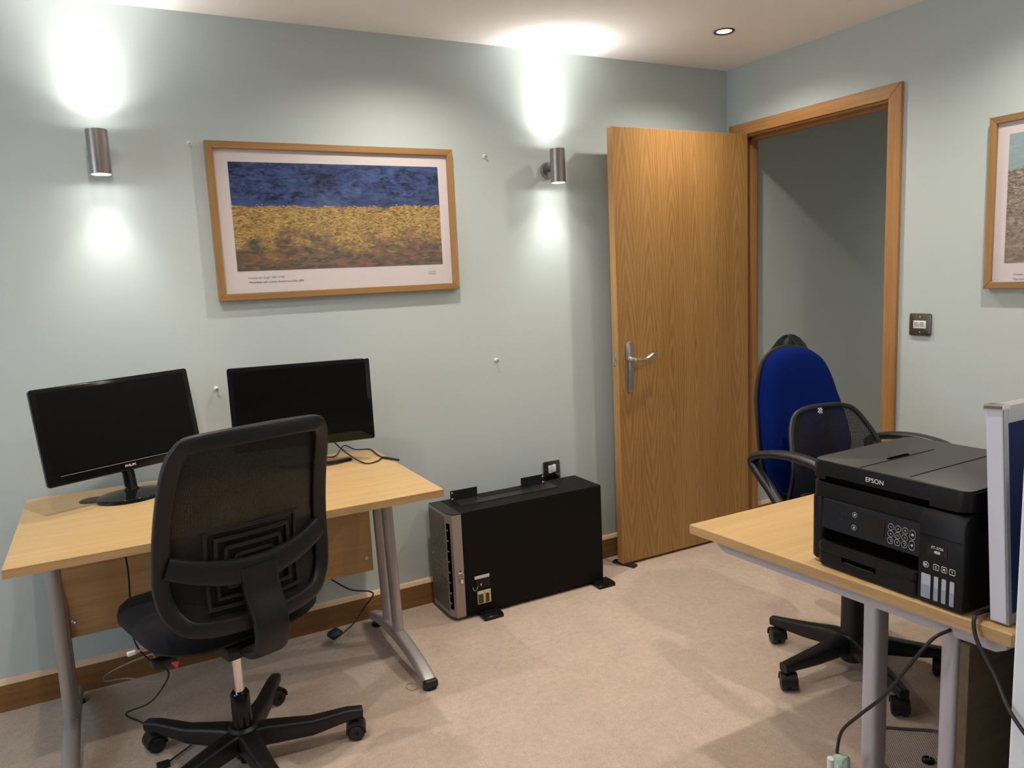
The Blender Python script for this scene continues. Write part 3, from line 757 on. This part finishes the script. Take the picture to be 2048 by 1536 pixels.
# ---------------------------------------------------------------- swivel chair parts
def chair_base(t, ang0, R, hubz, legw, hubr, mleg, hood=True, spread=.0):
    for k in range(5):
        a = ang0 + k * 2 * PI / 5; d = V((math.cos(a), math.sin(a), 0)); s = V((-d.y, d.x, 0))
        # one leg: a tapering bar from the hub out to the caster
        P = [d * (hubr * .4) + V((0, 0, hubz)), d * (hubr + .03) + V((0, 0, hubz)), d * (R * .6) + V((0, 0, hubz - .012)), d * (R - .02) + V((0, 0, .083)), d * (R + .022) + V((0, 0, .080))]
        hts = [.062, .062, .050, .036, .030]; wds = [legw * 1.25, legw * 1.2, legw, legw * .8, legw * .72]
        b = nb(); sweep(b, P, V((0, 0, 1)), wds, hts, q=4.5); lg = obj('leg', b, mleg, t)
        c = d * R
        ca = a + .9 + k * 1.7; wd = V((math.cos(ca), math.sin(ca), 0)); wx = V((-wd.y, wd.x, 0))   # wheel axle direction wd
        b = nb(); cyl(b, c + V((0, 0, .05)), c + V((0, 0, .082)), .009, seg=12)
        prof = [(.030 * math.cos(q), .030 + .030 * math.sin(q)) for q in [math.radians(x) for x in range(-10, 191, 20)]] + [(.024 * math.cos(q), .030 + .024 * math.sin(q)) for q in [math.radians(x) for x in range(190, -11, -20)]]
        prism(b, prof, lambda u, v, tt: c + wx * u + wd * (tt - .026) + V((0, 0, v)), .052)
        obj('caster_hood', b, mleg, lg)
        b = nb()
        for s0 in (-.024, .004): lathe(b, [(.008, 0), (.022, 0), (.0265, .004), (.0265, .016), (.022, .020), (.008, .020)], c + wd * s0 + V((0, 0, .0265)), wd, 20)
        cyl(b, c - wd * .024 + V((0, 0, .0265)), c + wd * .024 + V((0, 0, .0265)), .008, seg=10)
        obj('caster_wheel', b, 'blackplastic', lg)

def mesh_chair():
    t = thing('office_chair', 'black mesh-back swivel chair pulled up to the back desk', 'chair', (-2.592, -.752, 0), math.radians(16))
    chair_base(t, math.radians(64 - 16), .318, .085, .046, .035, 'blackframe')
    b = nb(); lathe(b, [(.0, .028), (.026, .028), (.034, .05), (.040, .06), (.042, .118), (.034, .126), (0, .126)], seg=24); obj('hub', b, 'blackframe', t)
    b = nb(); cyl(b, (0, 0, .012), (0, 0, .03), .017, seg=16); obj('gas_spring_end', b, 'blackplastic', t)
    b = nb(); lathe(b, [(.0, .12), (.027, .12), (.0265, .222), (.023, .228), (.0, .228)], seg=24); obj('column_sleeve', b, 'blackgloss', t)
    b = nb(); cyl(b, (0, 0, .22), (0, 0, .41), .0145, seg=20); obj('gas_column', b, 'chrome', t)
    b = nb(); box(b, (-.075, -.13, .385), (.075, .11, .428), .012); obj('tilt_mechanism', b, 'blackframe', t)
    b = nb(); cyl(b, (-.07, .0, .412), (-.18, -.03, .412), .006, seg=10); box(b, (-.235, -.050, .402), (-.175, -.014, .424), .006); obj('lever', b, 'blackframe', t)
    b = nb(); pillow(b, rrect(.48, .46, .13, 7, 0, .085), lambda a, c, tt: V((a, c, .450 + tt - .03 * max(0, (c - .20) / .12) ** 2 + .012 * (a / .25) ** 2)), .064, .3); obj('seat', b, 'blackfabric', t)
    # backrest surface
    zb, zt_ = .555, 1.022
    def yb(v): return -.205 - .10 * (v ** 1.6) + .020 * math.sin(PI * v)    # leans back
    def hw(v): return .222 - .008 * math.cos(PI * v) - .032 * max(0, v - .45) ** 1.2
    def S(u, z, off=0):
        v = (z - zb) / (zt_ - zb); v = max(-.3, min(1.1, v))
        return V((u * .975 - .004, yb(max(0, v)) + .055 * (u / .22) ** 2 + off - (.0 if v >= 0 else -.10 * v), z))
    def loop(pts, n=6): return [S(p.x, p.z) for p in smooth_path([V((a, 0, c)) for a, c in pts], n, True)]
    outer = [(-.155, .530), (0, .522), (.155, .530), (.205, .565), (.224, .63), (.222, .72), (.214, .84), (.203, .95), (.185, 1.000), (.150, 1.018), (0, 1.026), (-.150, 1.018), (-.185, 1.000), (-.203, .95), (-.214, .84), (-.222, .72), (-.224, .63), (-.205, .565)]
    P = loop(outer, 5); N = V((0, 1, 0))
    b = nb(); sweep(b, P, N, .043, .026, True, 4, 4); fr_ = obj('back_frame', b, 'blackframe', t)
    b = nb()
    PB = [S(u, .655 + .045 * (abs(u) / .21) ** 2, -.006) for u in [-.212 + .424 * i / 24 for i in range(25)]]
    sweep(b, PB, N, [.056 + .012 * math.cos(PI * u / 24 - PI / 2) for u in range(25)], .026, q=4); obj('cross_band', b, 'blackframe', t)
    # spine: broad blade from the band down, hooking forward under the seat
    b = nb()
    PS = smooth_path([S(0, .665, -.012), S(0, .60, -.02), (0, -.245, .535), (0, -.250, .485), (0, -.225, .437), (0, -.16, .412), (0, -.06, .410)], 6)
    NS = []
    for i, p in enumerate(PS):
        tt = (PS[min(i + 1, len(PS) - 1)] - PS[max(i - 1, 0)]).normalized(); NS.append(V((1, 0, 0)).cross(tt))
    sweep(b, PS, NS, [.100 - .018 * (i / (len(PS) - 1)) for i in range(len(PS))], .028, q=5); obj('spine', b, 'blackframe', t)
    # mesh panel
    b = nb(); nu, nv = 18, 22; G = []
    for j in range(nv + 1):
        z = .535 + (1.012 - .535) * j / nv; row = []
        v = (z - .52) / .5
        lim = .205 if z < .9 else .205 - .02 * ((z - .9) / .11) ** 3
        if z < .60: lim = .155 + .05 * math.sin(PI / 2 * (z - .535) / .065)
        for i in range(nu + 1): row.append(b.verts.new(S(-lim + 2 * lim * i / nu, z, .012)))
        G.append(row)
    for j in range(nv):
        for i in range(nu): b.faces.new((G[j][i], G[j][i + 1], G[j + 1][i + 1], G[j + 1][i]))
    obj('mesh_panel', b, 'mesh', t)
    # lumbar plate of nested square ribs
    lumb = None
    for k, (w_, h_) in enumerate(((.250, .205), (.200, .155), (.150, .105), (.100, .055))):
        P = [S(p.x, p.z, .004) for p in smooth_path([V((a, 0, c)) for a, c in rrect(w_, h_, .012, 2, 0, .672)], 3, True)]
        b = nb(); sweep(b, P, N, .011, .009, True, 3, 4); o = obj('lumbar_rib' if lumb else 'lumbar_support', b, 'blackframe', lumb or t)
        lumb = lumb or o
    # red tag under the seat edge
    b = nb(); prism(b, [(0, 0), (.022, -.004), (.014, -.022)], lambda a, c, tt: V((-.212 + a, -.112 + tt, .440 + c)), .001); obj('fabric_tag', b, 'red', t)
mesh_chair()

def blue_chair():
    t = thing('office_chair', 'high-backed royal blue swivel chair with loop arms behind printer desk', 'chair', (-.715, -1.324, 0), math.radians(174))
    chair_base(t, math.radians(103 - 174), .275, .10, .044, .035, 'blackframe')
    b = nb(); lathe(b, [(0, .04), (.036, .04), (.046, .07), (.046, .128), (.040, .135), (0, .135)], seg=24); obj('hub', b, 'blackframe', t)
    b = nb(); lathe(b, [(0, .13), (.037, .13), (.036, .27), (.033, .272), (.032, .40), (0, .40)], seg=24); obj('column_cover', b, 'bellow', t)
    b = nb(); box(b, (-.09, -.13, .395), (.09, .12, .435), .01); obj('seat_plate', b, 'blackframe', t)
    b = nb(); pillow(b, rrect(.48, .46, .12, 7, 0, .03), lambda a, c, tt: V((a, c, .445 + tt)), .065, .3); obj('seat', b, 'bluefabric', t)
    half = [(.0, .548), (.07, .552), (.125, .575), (.165, .625), (.184, .69), (.186, .76), (.178, .83), (.165, .90), (.146, .97), (.115, 1.030), (.065, 1.063), (0, 1.073)]
    pts = [(a, 0, z) for a, z in half] + [(-a, 0, z) for a, z in half[-2:0:-1]]
    sm = smooth_path(pts, 4, True); out = [(p.x, p.z) for p in sm]
    def FB(a, z, c): return V((a - .025, -.262 - .075 * ((z - .55) / .54) - .0 + .018 * math.sin(PI * (z - .55) / .35) * (z < .9) + c + .02 * (a / .19) ** 2, z))
    b = nb(); pillow(b, out, FB, .055, .3); obj('backrest', b, 'bluefabric', t)
    out2 = [(a * 1.035, .81 + (z - .81) * 1.02) for a, z in out]
    b = nb(); pillow(b, out2, lambda a, z, c: FB(a, z, -.012 - c), .03, .2); obj('back_shell', b, 'blackplastic', t)
    b = nb(); P = smooth_path([(0, -.30, .66), (0, -.315, .56), (0, -.29, .46), (0, -.20, .415), (0, -.05, .41)], 6); sweep(b, P, V((1, 0, 0)), .022, .07); obj('back_bar', b, 'blackframe', t)
    for s in (-1, 1):
        x = .262 * s - .030
        b = nb()
        P = smooth_path([(x - .02 * s, .06, .475), (x, -.03, .54), (x, -.13, .628), (x, -.200, .685), (x, -.218, .712), (x, -.190, .735), (x, -.10, .757), (x, .0, .764), (x, .10, .752), (x, .175, .712), (x, .200, .64), (x, .15, .52), (x - .02 * s, .10, .475)], 6)
        m_ = len(P); NN = []
        ww = []; dd = []
        for i, p in enumerate(P):
            f = i / (m_ - 1); top = math.exp(-((f - .52) / .16) ** 2); ww.append(.036 + .020 * top); dd.append(.030 - .004 * top)
        for i, p in enumerate(P):
            tt = (P[min(i + 1, m_ - 1)] - P[max(i - 1, 0)]).normalized(); NN.append(V((1, 0, 0)).cross(tt))
        sweep(b, P, NN, ww, dd, q=2.6); obj('armrest', b, 'blackplastic', t)
    return t
blue_chair()
# mesh back support strapped to the blue chair (same frame as the chair)
def back_support():
    t = thing('lumbar_support', 'black mesh back support strapped on the blue chair', 'back support', (-.715, -1.324, 0), math.radians(174))
    def S(a, z):
        k = min(1, abs(a + .010) / .2); bow = math.exp(-((z - .70) / .14) ** 2)
        return V((a, -.17 + .012 * bow + .085 * k * k * (.35 + .65 * bow), z))
    out = [(a - .010, z) for a, z in [(-.165, .53), (-.180, .60), (-.195, .69), (-.180, .775), (-.140, .852), (-.09, .877), (0, .882), (.09, .877), (.140, .852), (.180, .775), (.195, .69), (.180, .60), (.165, .53), (.08, .505), (-.08, .505)]]
    P = [S(p.x, p.z) for p in smooth_path([V((a, 0, z)) for a, z in out], 5, True)]
    b = nb(); sweep(b, P, V((0, 1, 0)), .017, .014, True, 3, 2.5); obj('rim', b, 'blackplastic', t)
    b = nb(); nu, nv = 20, 20; G = []
    def lim(z):
        pr = [(.53, .165), (.60, .180), (.69, .195), (.775, .180), (.852, .136), (.877, .09)]
        if z <= pr[0][0]: return pr[0][1] * .95
        for (z0, w0), (z1, w1) in zip(pr, pr[1:]):
            if z <= z1: return w0 + (w1 - w0) * (z - z0) / (z1 - z0)
        return .095
    for j in range(nv + 1):
        z = .51 + .368 * j / nv; w_ = lim(z); G.append([b.verts.new(S(-.010 - w_ + 2 * w_ * i / nu, z)) for i in range(nu + 1)])
    for j in range(nv):
        for i in range(nu): b.faces.new((G[j][i], G[j][i + 1], G[j + 1][i + 1], G[j + 1][i]))
    obj('mesh_panel', b, 'lumbarmesh', t)
    for x in (-.06, .07):
        b = nb(); P = smooth_path([V((x, -.180, .872)), V((x, -.185, .80)), V((x, -.19, .66)), V((x, -.185, .52))], 5); sweep(b, P, V((0, 1, 0)), .030, .006); obj('stretch_rib', b, 'blackfabric', t)
    for s in (-1,):
        b = nb(); box(b, (s * .195 - .028, -.125, .665), (s * .195 + .008, -.088, .705), .008); obj('side_clip', b, 'blackplastic', t)
    b = nb()
    for i in range(7):
        z = .512 + i * .011; P = smooth_path([S(a, z) + V((0, .012, 0)) for a in (-.15, -.11, -.07)], 3); sweep(b, P, V((0, 1, 0)), .004, .006)
    obj('massage_nubs', b, 'blackgloss', t)
    # small woven emblem at the top edge
    b = nb()
    for i in range(4):
        for j in range(4):
            if (i + j) % 2: box(b, (.010 - i * .0048, -.152, .866 + j * .0048 - .006), (.0145 - i * .0048, -.150, .8705 + j * .0048 - .006))
    obj('emblem', b, 'lettering', t)
back_support()
# dark green garment hung over the back of the blue chair
def jacket():
    t = thing('jacket', 'dark green jacket hung behind the blue chair back', 'jacket', (-.715, -1.324, 0), math.radians(174))
    b = nb(); rows = []
    n = 48
    for s, z, yo in ((.72, .80, 0), (.74, .90, 0), (.74, .99, .0), (.66, 1.035, .0), (.52, 1.068, .0), (.36, 1.090, .0), (.20, 1.102, .0), (.03, 1.106, .0)):
        r = []
        for k in range(n):
            a = 2 * PI * k / n; f = 1 + .10 * math.sin(7 * a + z * 4) * (1.2 - (z - .8)) * .6
            r.append(V((-.072 + .150 * s * f * math.cos(a), -.382 + .034 * s * f * math.sin(a) - .01, z + .006 * math.sin(5 * a))))
        rows.append(r)
    ring_strip(b, rows); obj('body', b, 'jacket', t)
    b = nb(); tube(b, [(-.075, -.385, 1.095), (-.06, -.38, 1.07), (-.065, -.365, 1.06), (-.085, -.365, 1.07), (-.075, -.385, 1.095)], .003, 6); obj('hanging_loop', b, 'jacket', t)
jacket()

# ---------------------------------------------------------------- printer desk
def desk_side():
    t = thing('office_desk', 'light oak desk with grey frame under the black printer', 'desk', (0, 0, 0))
    q = [(-1.536, -1.465), (-.13, -1.467), (-.13, -2.238), (-1.480, -2.238)]
    b = nb(); prism(b, q, lambda a, c, tt: V((a, c, DZT - .025 + tt)), .025, .002); tp = obj('desktop', b, 'beech', t, 0)
    ex = lambda y: -1.536 + .056 * (-1.465 - y) / .773
    b = nb(); prism(b, [(ex(-1.466) - .0015, -1.466), (ex(-1.466) + .001, -1.466), (ex(-2.237) + .001, -2.237), (ex(-2.237) - .0015, -2.237)], lambda a, c, tt: V((a, c, DZT - .0235 + tt)), .022); obj('edge_strip', b, 'beechy', tp, 0)
    obj('edge_strip', box(nb(), (-1.479, -2.2395, DZT - .0235), (-.13, -2.237, DZT - .0015)), 'beechx', tp, 0)
    b = nb()
    prism(b, [(-1.535, DZT - .0255), (-1.552, DZT - .040), (-1.572, DZT - .050), (-2.205, DZT - .050), (-2.222, DZT - .040), (-2.226, DZT - .0255)], lambda a, c, tt: V((ex(a) + .012 + tt, a, c)), .042, .003); obj('top_bar', b, 'greysteel', t)
    for y in (-1.960, -2.122):
        b = nb(); P = [V((ex(y) + .036, y, .06)), V((ex(y) + .036, y, DZT - .045))]; sweep(b, P, V((1, 0, 0)), .036, .046, q=4); obj('leg', b, 'greysteel', t)
    b = nb(); P = smooth_path([(-1.47, -1.62, .022), (-1.46, -1.80, .04), (-1.455, -2.0, .05), (-1.45, -2.225, .04)], 6); sweep(b, P, V((0, 0, 1)), .05, .034); obj('foot', b, 'greysteel', t)
    obj('modesty_panel', box(nb(), (-1.482, -2.166, .04), (-.16, -2.148, DZT - .052), .001), 'shadedpanel', t, 0)
    for y in (-1.95, -2.12):
        b = nb(); sweep(b, [V((-.20, y, .06)), V((-.20, y, DZT - .0255))], V((1, 0, 0)), .052, .046, q=4); obj('leg', b, 'greysteel', t)
    b = nb(); sweep(b, smooth_path([(-.20, -1.62, .022), (-.20, -1.80, .04), (-.20, -2.0, .05), (-.20, -2.225, .04)], 6), V((0, 0, 1)), .05, .034); obj('foot', b, 'greysteel', t)
desk_side()

# desk screen at the back edge, leaning a little
def screen():
    t = thing('desk_screen', 'navy desk divider screen with pale trim at right edge', 'screen', (-1.462, -2.204, DZT))
    mx = M.Rotation(math.radians(-3.6), 4, 'X')
    bx = lambda a, b_, bev=.001: box(nb(), a, b_, bev, 2, mx)
    obj('end_trim', bx((0, -.013, .006), (.004, .015, .390)), 'daylittrim', t, 0)
    obj('end_post', bx((.004, -.015, .002), (.016, .017, .392)), 'alu', t, 0)
    obj('corner_cap', bx((-.003, -.016, .390), (.022, .018, .400), .002), 'chrome', t, 0)
    obj('top_rail', bx((.016, -.015, .366), (1.30, .017, .397)), 'alu', t, 0)
    obj('bottom_rail', bx((.016, -.015, .002), (1.30, .017, .02)), 'alu', t, 0)
    obj('fabric_panel', bx((.016, -.012, .02), (1.30, .014, .366)), 'navyfabric', t, 0)
    obj('end_post', bx((1.30, -.015, .002), (1.312, .017, .392)), 'alu', t, 0)
screen()

# ---------------------------------------------------------------- printer
def printer():
    z0 = DZT
    t = thing('printer', 'black multifunction ink tank printer on the grey-framed desk', 'printer', (-1.475, -1.98, z0), math.radians(1.2))
    # local: x into the machine from the front face, y right edge negative, z up
    Y0, Y1 = .178, -.170      # left (photo) and right sides
    fr = lambda a, c, tt: V((a, c, tt))
    def slab(out, za, zb, bev=.003):
        b = nb(); prism(b, out, lambda a, c, tt: V((a, c, za + tt)), zb - za, bev); return b
    def plan(x0, x1, y0, y1, r): return rrect(x1 - x0, y0 - y1, r, 5, (x0 + x1) / 2, (y0 + y1) / 2)
    obj('rubber_feet', box(nb(), (.03, Y1 + .03, 0), (.30, Y0 - .03, .008), .002), 'blackplastic', t)
    # lower body: left cheek, rear block
    obj('body', slab(plan(.050, .345, Y0, Y1, .02), .006, .152), 'printer', t)
    obj('left_cheek', slab(plan(.0, .10, Y0, Y0 - .034, .014), .010, .152, .004), 'printer', t)
    obj('middle_band', slab(plan(.0, .345, Y0, Y1, .022), .152, .186), 'printer', t)
    obj('scanner_unit', slab(plan(-.001, .345, Y0 + .001, Y1 - .001, .022), .192, .2295, .004), 'printer', t)
    obj('shadow_gap', slab(plan(.006, .335, Y0 - .006, Y1 + .006, .02), .180, .196, 0), 'void', t)
    lid = obj('lid', slab(plan(.002, .340, Y0 - .002, Y1 + .002, .020), .2285, .2335, .002), 'printerlid', t)
    for a, b_ in (((.004, .062, .2330), (.26, .0598, .2341)), ((.02, -.040, .2330), (.34, -.0422, .2341))):
        obj('lid_seam', box(nb(), a, b_), 'void', lid, 0)
    b = nb(); prism(b, rrect(.072, .010, .005, 5, .145, .070), lambda a, c, tt: V((a, c, .2332 + tt)), .0012); obj('lid_grip', b, 'void', lid)
    obj('paper_slot', box(nb(), (-.0016, .140, .190), (.01, -.094, .201), .0005), 'void', t, 0)
    text('brand_lettering', 'EPSON', 'lettering', t, face_mx(-.0018, .022, .2145), width=.040, bold=.006)
    # control panel, tilting out at the bottom
    def PX(z): return .0 - .006 + .010 * (z - .08) / .07 * .4
    b = nb(); prism(b, [(.002, .152), (-.005, .150), (-.009, .088), (.002, .082)], lambda a, c, tt: V((a, .142 - tt, c)), .227, .001); pn = obj('control_panel', b, 'printerpanel', t, 0)
    tilt = math.atan2(.004, .062)
    def on(y, z): return face_mx(-.005 - .004 * (.150 - z) / .062 - .0006, y, z) @ M.Rotation(-tilt, 4, 'X')
    def decal(name, out, y, z, m, par, th=.0006):
        b = nb(); mx = on(y, z); prism(b, out, lambda a, c, tt: mx @ V((a, c, tt)), th); return obj(name, b, m, par, 0)
    decal('lcd', rrect(.050, .036, .001, 1), .018, .123, 'lcd', pn)
    def circ(r, n=20): return [(r * math.cos(2 * PI * k / n), r * math.sin(2 * PI * k / n)) for k in range(n)]
    def ring(y, z, w_, h_):
        mx = on(y, z); P = [mx @ V((a, c, .0006)) for a, c in rrect(w_, h_, min(w_, h_) / 2 - .0002, 6)]
        b = nb(); tube(b, P, .00045, 4, 1, True); return obj('button', b, 'icon', pn, 0)
    r1 = ring(.062, .134, .0105, .0105); r2_ = ring(.062, .107, .0105, .0105)
    decal('icon', rrect(.0045, .0045, .001, 1), .062, .134, 'icon', r1); decal('icon', rrect(.004, .005, .001, 1), .062, .107, 'icon', r2_)
    syms = [['\u2212', '\u25b2', '+'], ['\u25c0', 'OK', '\u25b6'], ['\u21a9', '\u25bc', '\u21bb']]
    tri = {'u': [(-.0018, -.0015), (.0018, -.0015), (0, .0018)], 'd': [(-.0018, .0015), (.0018, .0015), (0, -.0018)], 'l': [(.0015, -.0018), (.0015, .0018), (-.0018, 0)], 'r': [(-.0015, -.0018), (-.0015, .0018), (.0018, 0)]}
    for i, y in enumerate((-.021, -.036, -.051)):
        for j, z in enumerate((.131, .117, .103)):
            rg = ring(y, z, .0122, .0122)
            k = (i, j)
            if k == (0, 0): decal('icon', rrect(.005, .0009, .0002, 1), y, z, 'icon', rg)
            elif k == (2, 0): decal('icon', rrect(.005, .0009, .0002, 1), y, z, 'icon', rg); decal('icon', rrect(.0009, .005, .0002, 1), y, z, 'icon', rg)
            elif k == (1, 1): text('icon', 'OK', 'icon', rg, on(y, z) @ M.Translation((0, 0, .0007)), width=.0062)
            elif k == (1, 0): decal('icon', tri['u'], y, z, 'icon', rg)
            elif k == (1, 2): decal('icon', tri['d'], y, z, 'icon', rg)
            elif k == (0, 1): decal('icon', tri['l'], y, z, 'icon', rg)
            elif k == (2, 1): decal('icon', tri['r'], y, z, 'icon', rg)
            else:
                mx = on(y, z); b = nb(); tube(b, [mx @ V((.0026 * math.cos(a), .0022 * math.sin(a), .0006)) for a in ([x * .55 for x in range(-3, 5)])], .0005, 4, 2); obj('icon', b, 'icon', rg, 0)
    for z in (.127, .106):
        rg = ring(-.0665, z, .0115, .0185); decal('icon', [(0, .003), (.003, 0), (0, -.003), (-.003, 0)] if z < .11 else rrect(.0055, .0045, .001, 1), -.0665, z, 'icon', rg)
    b = nb(); mx = on(.094, .123); tube(b, [mx @ V((.0075 * math.cos(a), .0075 * math.sin(a), .0002)) for a in [2 * PI * k / 16 for k in range(16)]], .0004, 4, 1, True); obj('nfc_mark', b, 'printerlid', pn, 0)
    # output tray and cassette
    obj('output_recess', box(nb(), (.004, .142, .055), (.052, -.083, .086)), 'void', t, 0)
    tr = obj('output_tray', slab(plan(-.014, .04, .150, -.082, .012), .036, .056, .003), 'printer', t)
    for k in range(9):
        y = .105 - k * .021; b = nb(); box(b, (.004, y - .002, .0555), (.050, y + .002, .0585), .0008); obj('tray_rib', b, 'printer', tr)
    cs = obj('paper_cassette', slab(plan(-.012, .04, .150, -.082, .012), .005, .035, .003), 'printer', t)
    obj('cassette_grip', box(nb(), (-.0135, .088, .024), (.0, .008, .036), .001), 'void', cs, 0)
    b = nb(); tube(b, [(-.0128, .080, .026), (-.0128, .05, .025), (-.0128, .012, .025)], .0016, 6); obj('grip_lip', b, 'printer', cs)
    # ink tank box
    ib = nb(); prism(ib, [(.05, .004), (-.010, .004), (-.012, .010), (-.012, .166), (-.006, .180), (.006, .186), (.10, .188), (.10, .004)], lambda a, c, tt: V((a, -.082 - tt, c)), .088, .003); ink = obj('ink_tank_box', ib, 'printer', t)
    F = lambda y, z: face_mx(-.0123, y, z)
    def dec2(name, out, y, z, m, par, th=.0008):
        b = nb(); mx = F(y, z); prism(b, out, lambda a, c, tt: mx @ V((a, c, tt)), th); return obj(name, b, m, par, 0)
    dec2('lid_line', rrect(.086, .0008, .0002, 1), -.126, .138, 'screen', ink)
    lb = dec2('model_label', rrect(.038, .022, .001, 2), -.120, .113, 'printerpanel', ink)
    text('model_lettering', 'ET-3750', 'lettering', lb, F(-.120, .117) @ M.Translation((0, 0, .001)), width=.023, bold=.01)
    dec2('wireless_badge', rrect(.0115, .0052, .0025, 4), -.120, .1085, 'lettering', lb, .0011)
    text('wireless_lettering', 'WiFi', 'printerpanel', lb, F(-.120, .1085) @ M.Translation((0, 0, .0013)), width=.008)
    for ch, y in (('BK', -.0985), ('C', -.1185), ('M', -.134), ('Y', -.1495)):
        mx = F(y, .079); b = nb(); rr_ = rrect(.0105, .0105, .005 if ch == 'BK' else .002, 5); tube(b, [mx @ V((a, c, .0004)) for a, c in rr_], .0005, 4, 1, True); rg = obj('ink_mark', b, 'lettering', ink, 0)
        text('ink_letter', ch, 'lettering', rg, mx @ M.Translation((0, 0, .0006)), height=.0048, bold=.02)
    for y, w_ in ((-.0995, .0185), (-.1195, .0085), (-.1345, .0085), (-.150, .0085)):
        ww = dec2('ink_window', rrect(w_, .048, .0015, 3), y, .0365, 'ink', ink); dec2('ink_level', rrect(w_ - .001, .026, .0005, 1), y, .0255, 'inkdark', ww, .001)
    return t
printer()
# printer lead over the desk end
b = nb(); tube(b, [(-1.33, -2.160, .722), (-1.40, -2.168, .716), (-1.455, -2.170, .722), (-1.492, -2.178, .724), (-1.503, -2.190, .690), (-1.512, -2.230, .640), (-1.535, -2.275, .595), (-1.545, -2.36, .53), (-1.545, -2.50, .42), (-1.56, -2.62, .2), (-1.57, -2.66, .005)], .0036)
tag(obj('power_cable', b, 'cable'), 'black lead from printer hanging over the desk end', 'cable')
# lead hanging under the desk with taped plug
b = nb(); tube(b, [(-1.40, -2.11, .680), (-1.47, -2.125, .675), (-1.515, -2.115, .662), (-1.535, -2.075, .585), (-1.54, -2.035, .515), (-1.545, -1.985, .45), (-1.55, -1.950, .400), (-1.552, -1.940, .355), (-1.553, -1.938, .30)], .0034, 10)
ld_ = obj('hanging_cable', b, 'cable'); tag(ld_, 'black lead with taped end hanging under the printer desk', 'cable')
b = nb(); lathe(b, [(.0, .0), (.016, 0), (.017, .06), (.013, .066), (0, .066)], (-1.555, -1.956, .278), (.05, .1, 1), 16); obj('green_tape', b, 'green', ld_)
b = nb(); lathe(b, [(.0, .0), (.0085, 0), (.0085, .058), (0, .06)], (-1.566, -1.937, .276), (0, .02, 1), 12); obj('white_tape', b, 'whitetape', ld_)
# mesh back support lying on the carpet under the desk
def floor_support():
    t = thing('lumbar_support', 'grey mesh back support lying on carpet under the desk', 'back support', (-.987, -1.763, 0), math.radians(-39))
    out = [(a * .66, c * .66) for a, c in [(.0, .205), (.10, .195), (.165, .14), (.185, .05), (.175, -.08), (.14, -.17), (0, -.19), (-.14, -.17), (-.175, -.08), (-.185, .05), (-.165, .14), (-.10, .195)]]
    P = [V((p.x, p.y, .022 + .03 * (p.x / .18) ** 2)) for p in smooth_path([V((a, c, 0)) for a, c in out], 5, True)]
    b = nb(); tube(b, P, .0065, 8, 1, True); obj('rim', b, 'rimgrey', t)
    b = nb(); ring_strip(b, [[V((p.x * s, p.y * s, .022 + .03 * (p.x * s / .18) ** 2)) for p in P] for s in (1, .75, .5, .25, .02)], cap=False)
    obj('mesh_panel', b, 'weave', t)
    b = nb(); lathe(b, [(.0, .0), (.016, 0), (.016, .010), (.010, .014), (.008, .010), (0, .010)], (.01, -.01, .020), seg=18); obj('strap_button', b, 'blackgloss', t)
floor_support()

# ---------------------------------------------------------------- leads under the back desk
b = nb(); tube(b, [(-2.20, -.20, .30), (-2.155, -.13, .245), (-2.08, -.10, .178), (-2.0, -.085, .145), (-1.985, -.075, .12), (-2.02, -.07, .08), (-2.08, -.10, .035), (-2.148, -.138, .018)], .0032)
pc = obj('power_cable', b, 'cable'); tag(pc, 'black mains lead with plug on carpet behind desk leg', 'cable')
b = nb(); box(b, (-.026, -.020, -.006), (.026, .020, .016), .006, 2, M.Translation((-2.166, -.142, .030)) @ M.Rotation(.6, 4, 'Z') @ M.Rotation(.35, 4, 'X')); pg = obj('mains_plug', b, 'blackplastic', pc)
for dx, dy in ((-.012, -.006), (.012, -.006), (0, .010)):
    b = nb(); q0 = V((-2.166, -.142, .030)) + V((dx, dy - .012, -.004)); cyl(b, q0, q0 + V((.004, -.012, -.018)), .003, seg=8); obj('plug_pin', b, 'satin', pg)
b = nb(); tube(b, [(-2.865, -.18, .700), (-2.84, -.36, .55), (-2.842, -.55, .47), (-2.842, -.64, .40), (-2.800, -.66, .33), (-2.768, -.62, .285), (-2.77, -.55, .22), (-2.82, -.42, .10), (-2.895, -.27, .008), (-2.86, -.34, .006), (-2.80, -.44, .006), (-2.745, -.50, .006), (-2.715, -.555, .006), (-2.76, -.60, .006), (-2.795, -.630, .008)], .0026)
dc = obj('signal_cable', b, 'cable'); tag(dc, 'thin black lead falling from left of desk to carpet', 'cable')
b = nb(); box(b, (-2.825, -.648, .002), (-2.790, -.622, .014), .003); obj('connector', b, 'blackplastic', dc)
b = nb(); tube(b, [(-2.77, -.79, .47), (-2.80, -.78, .445), (-2.835, -.765, .424), (-2.842, -.757, .420)], .0026)
tube(b, [(-2.80, -.60, .335), (-2.87, -.40, .235), (-2.935, -.30, .17), (-2.94, -.28, .14), (-2.88, -.34, .16), (-2.80, -.52, .21), (-2.772, -.59, .255), (-2.772, -.62, .29), (-2.79, -.645, .33), (-2.80, -.60, .335)], .0024)
gc = obj('phone_cable', b, 'greycable'); tag(gc, 'grey lead with white plug hooked on chair lever', 'cable')
b = nb(); box(b, (-.011, -.006, -.005), (.011, .006, .005), .001, 2, M.Translation((-2.851, -.756, .4195)) @ M.Rotation(.3, 4, 'Z')); obj('white_plug', b, 'white', gc)
b = nb(); tube(b, [V((-2.03 + .019 * math.cos(a), -.616 + .024 * math.sin(a), .002)) for a in [2 * PI * k / 14 for k in range(14)]], .0012, 6, 2, True)
tag(obj('ring_mark', b, 'panel'), 'thin brown ring mark on the open carpet', 'mark')  # faint ring mark on the carpet, modelled as a thin raised loop
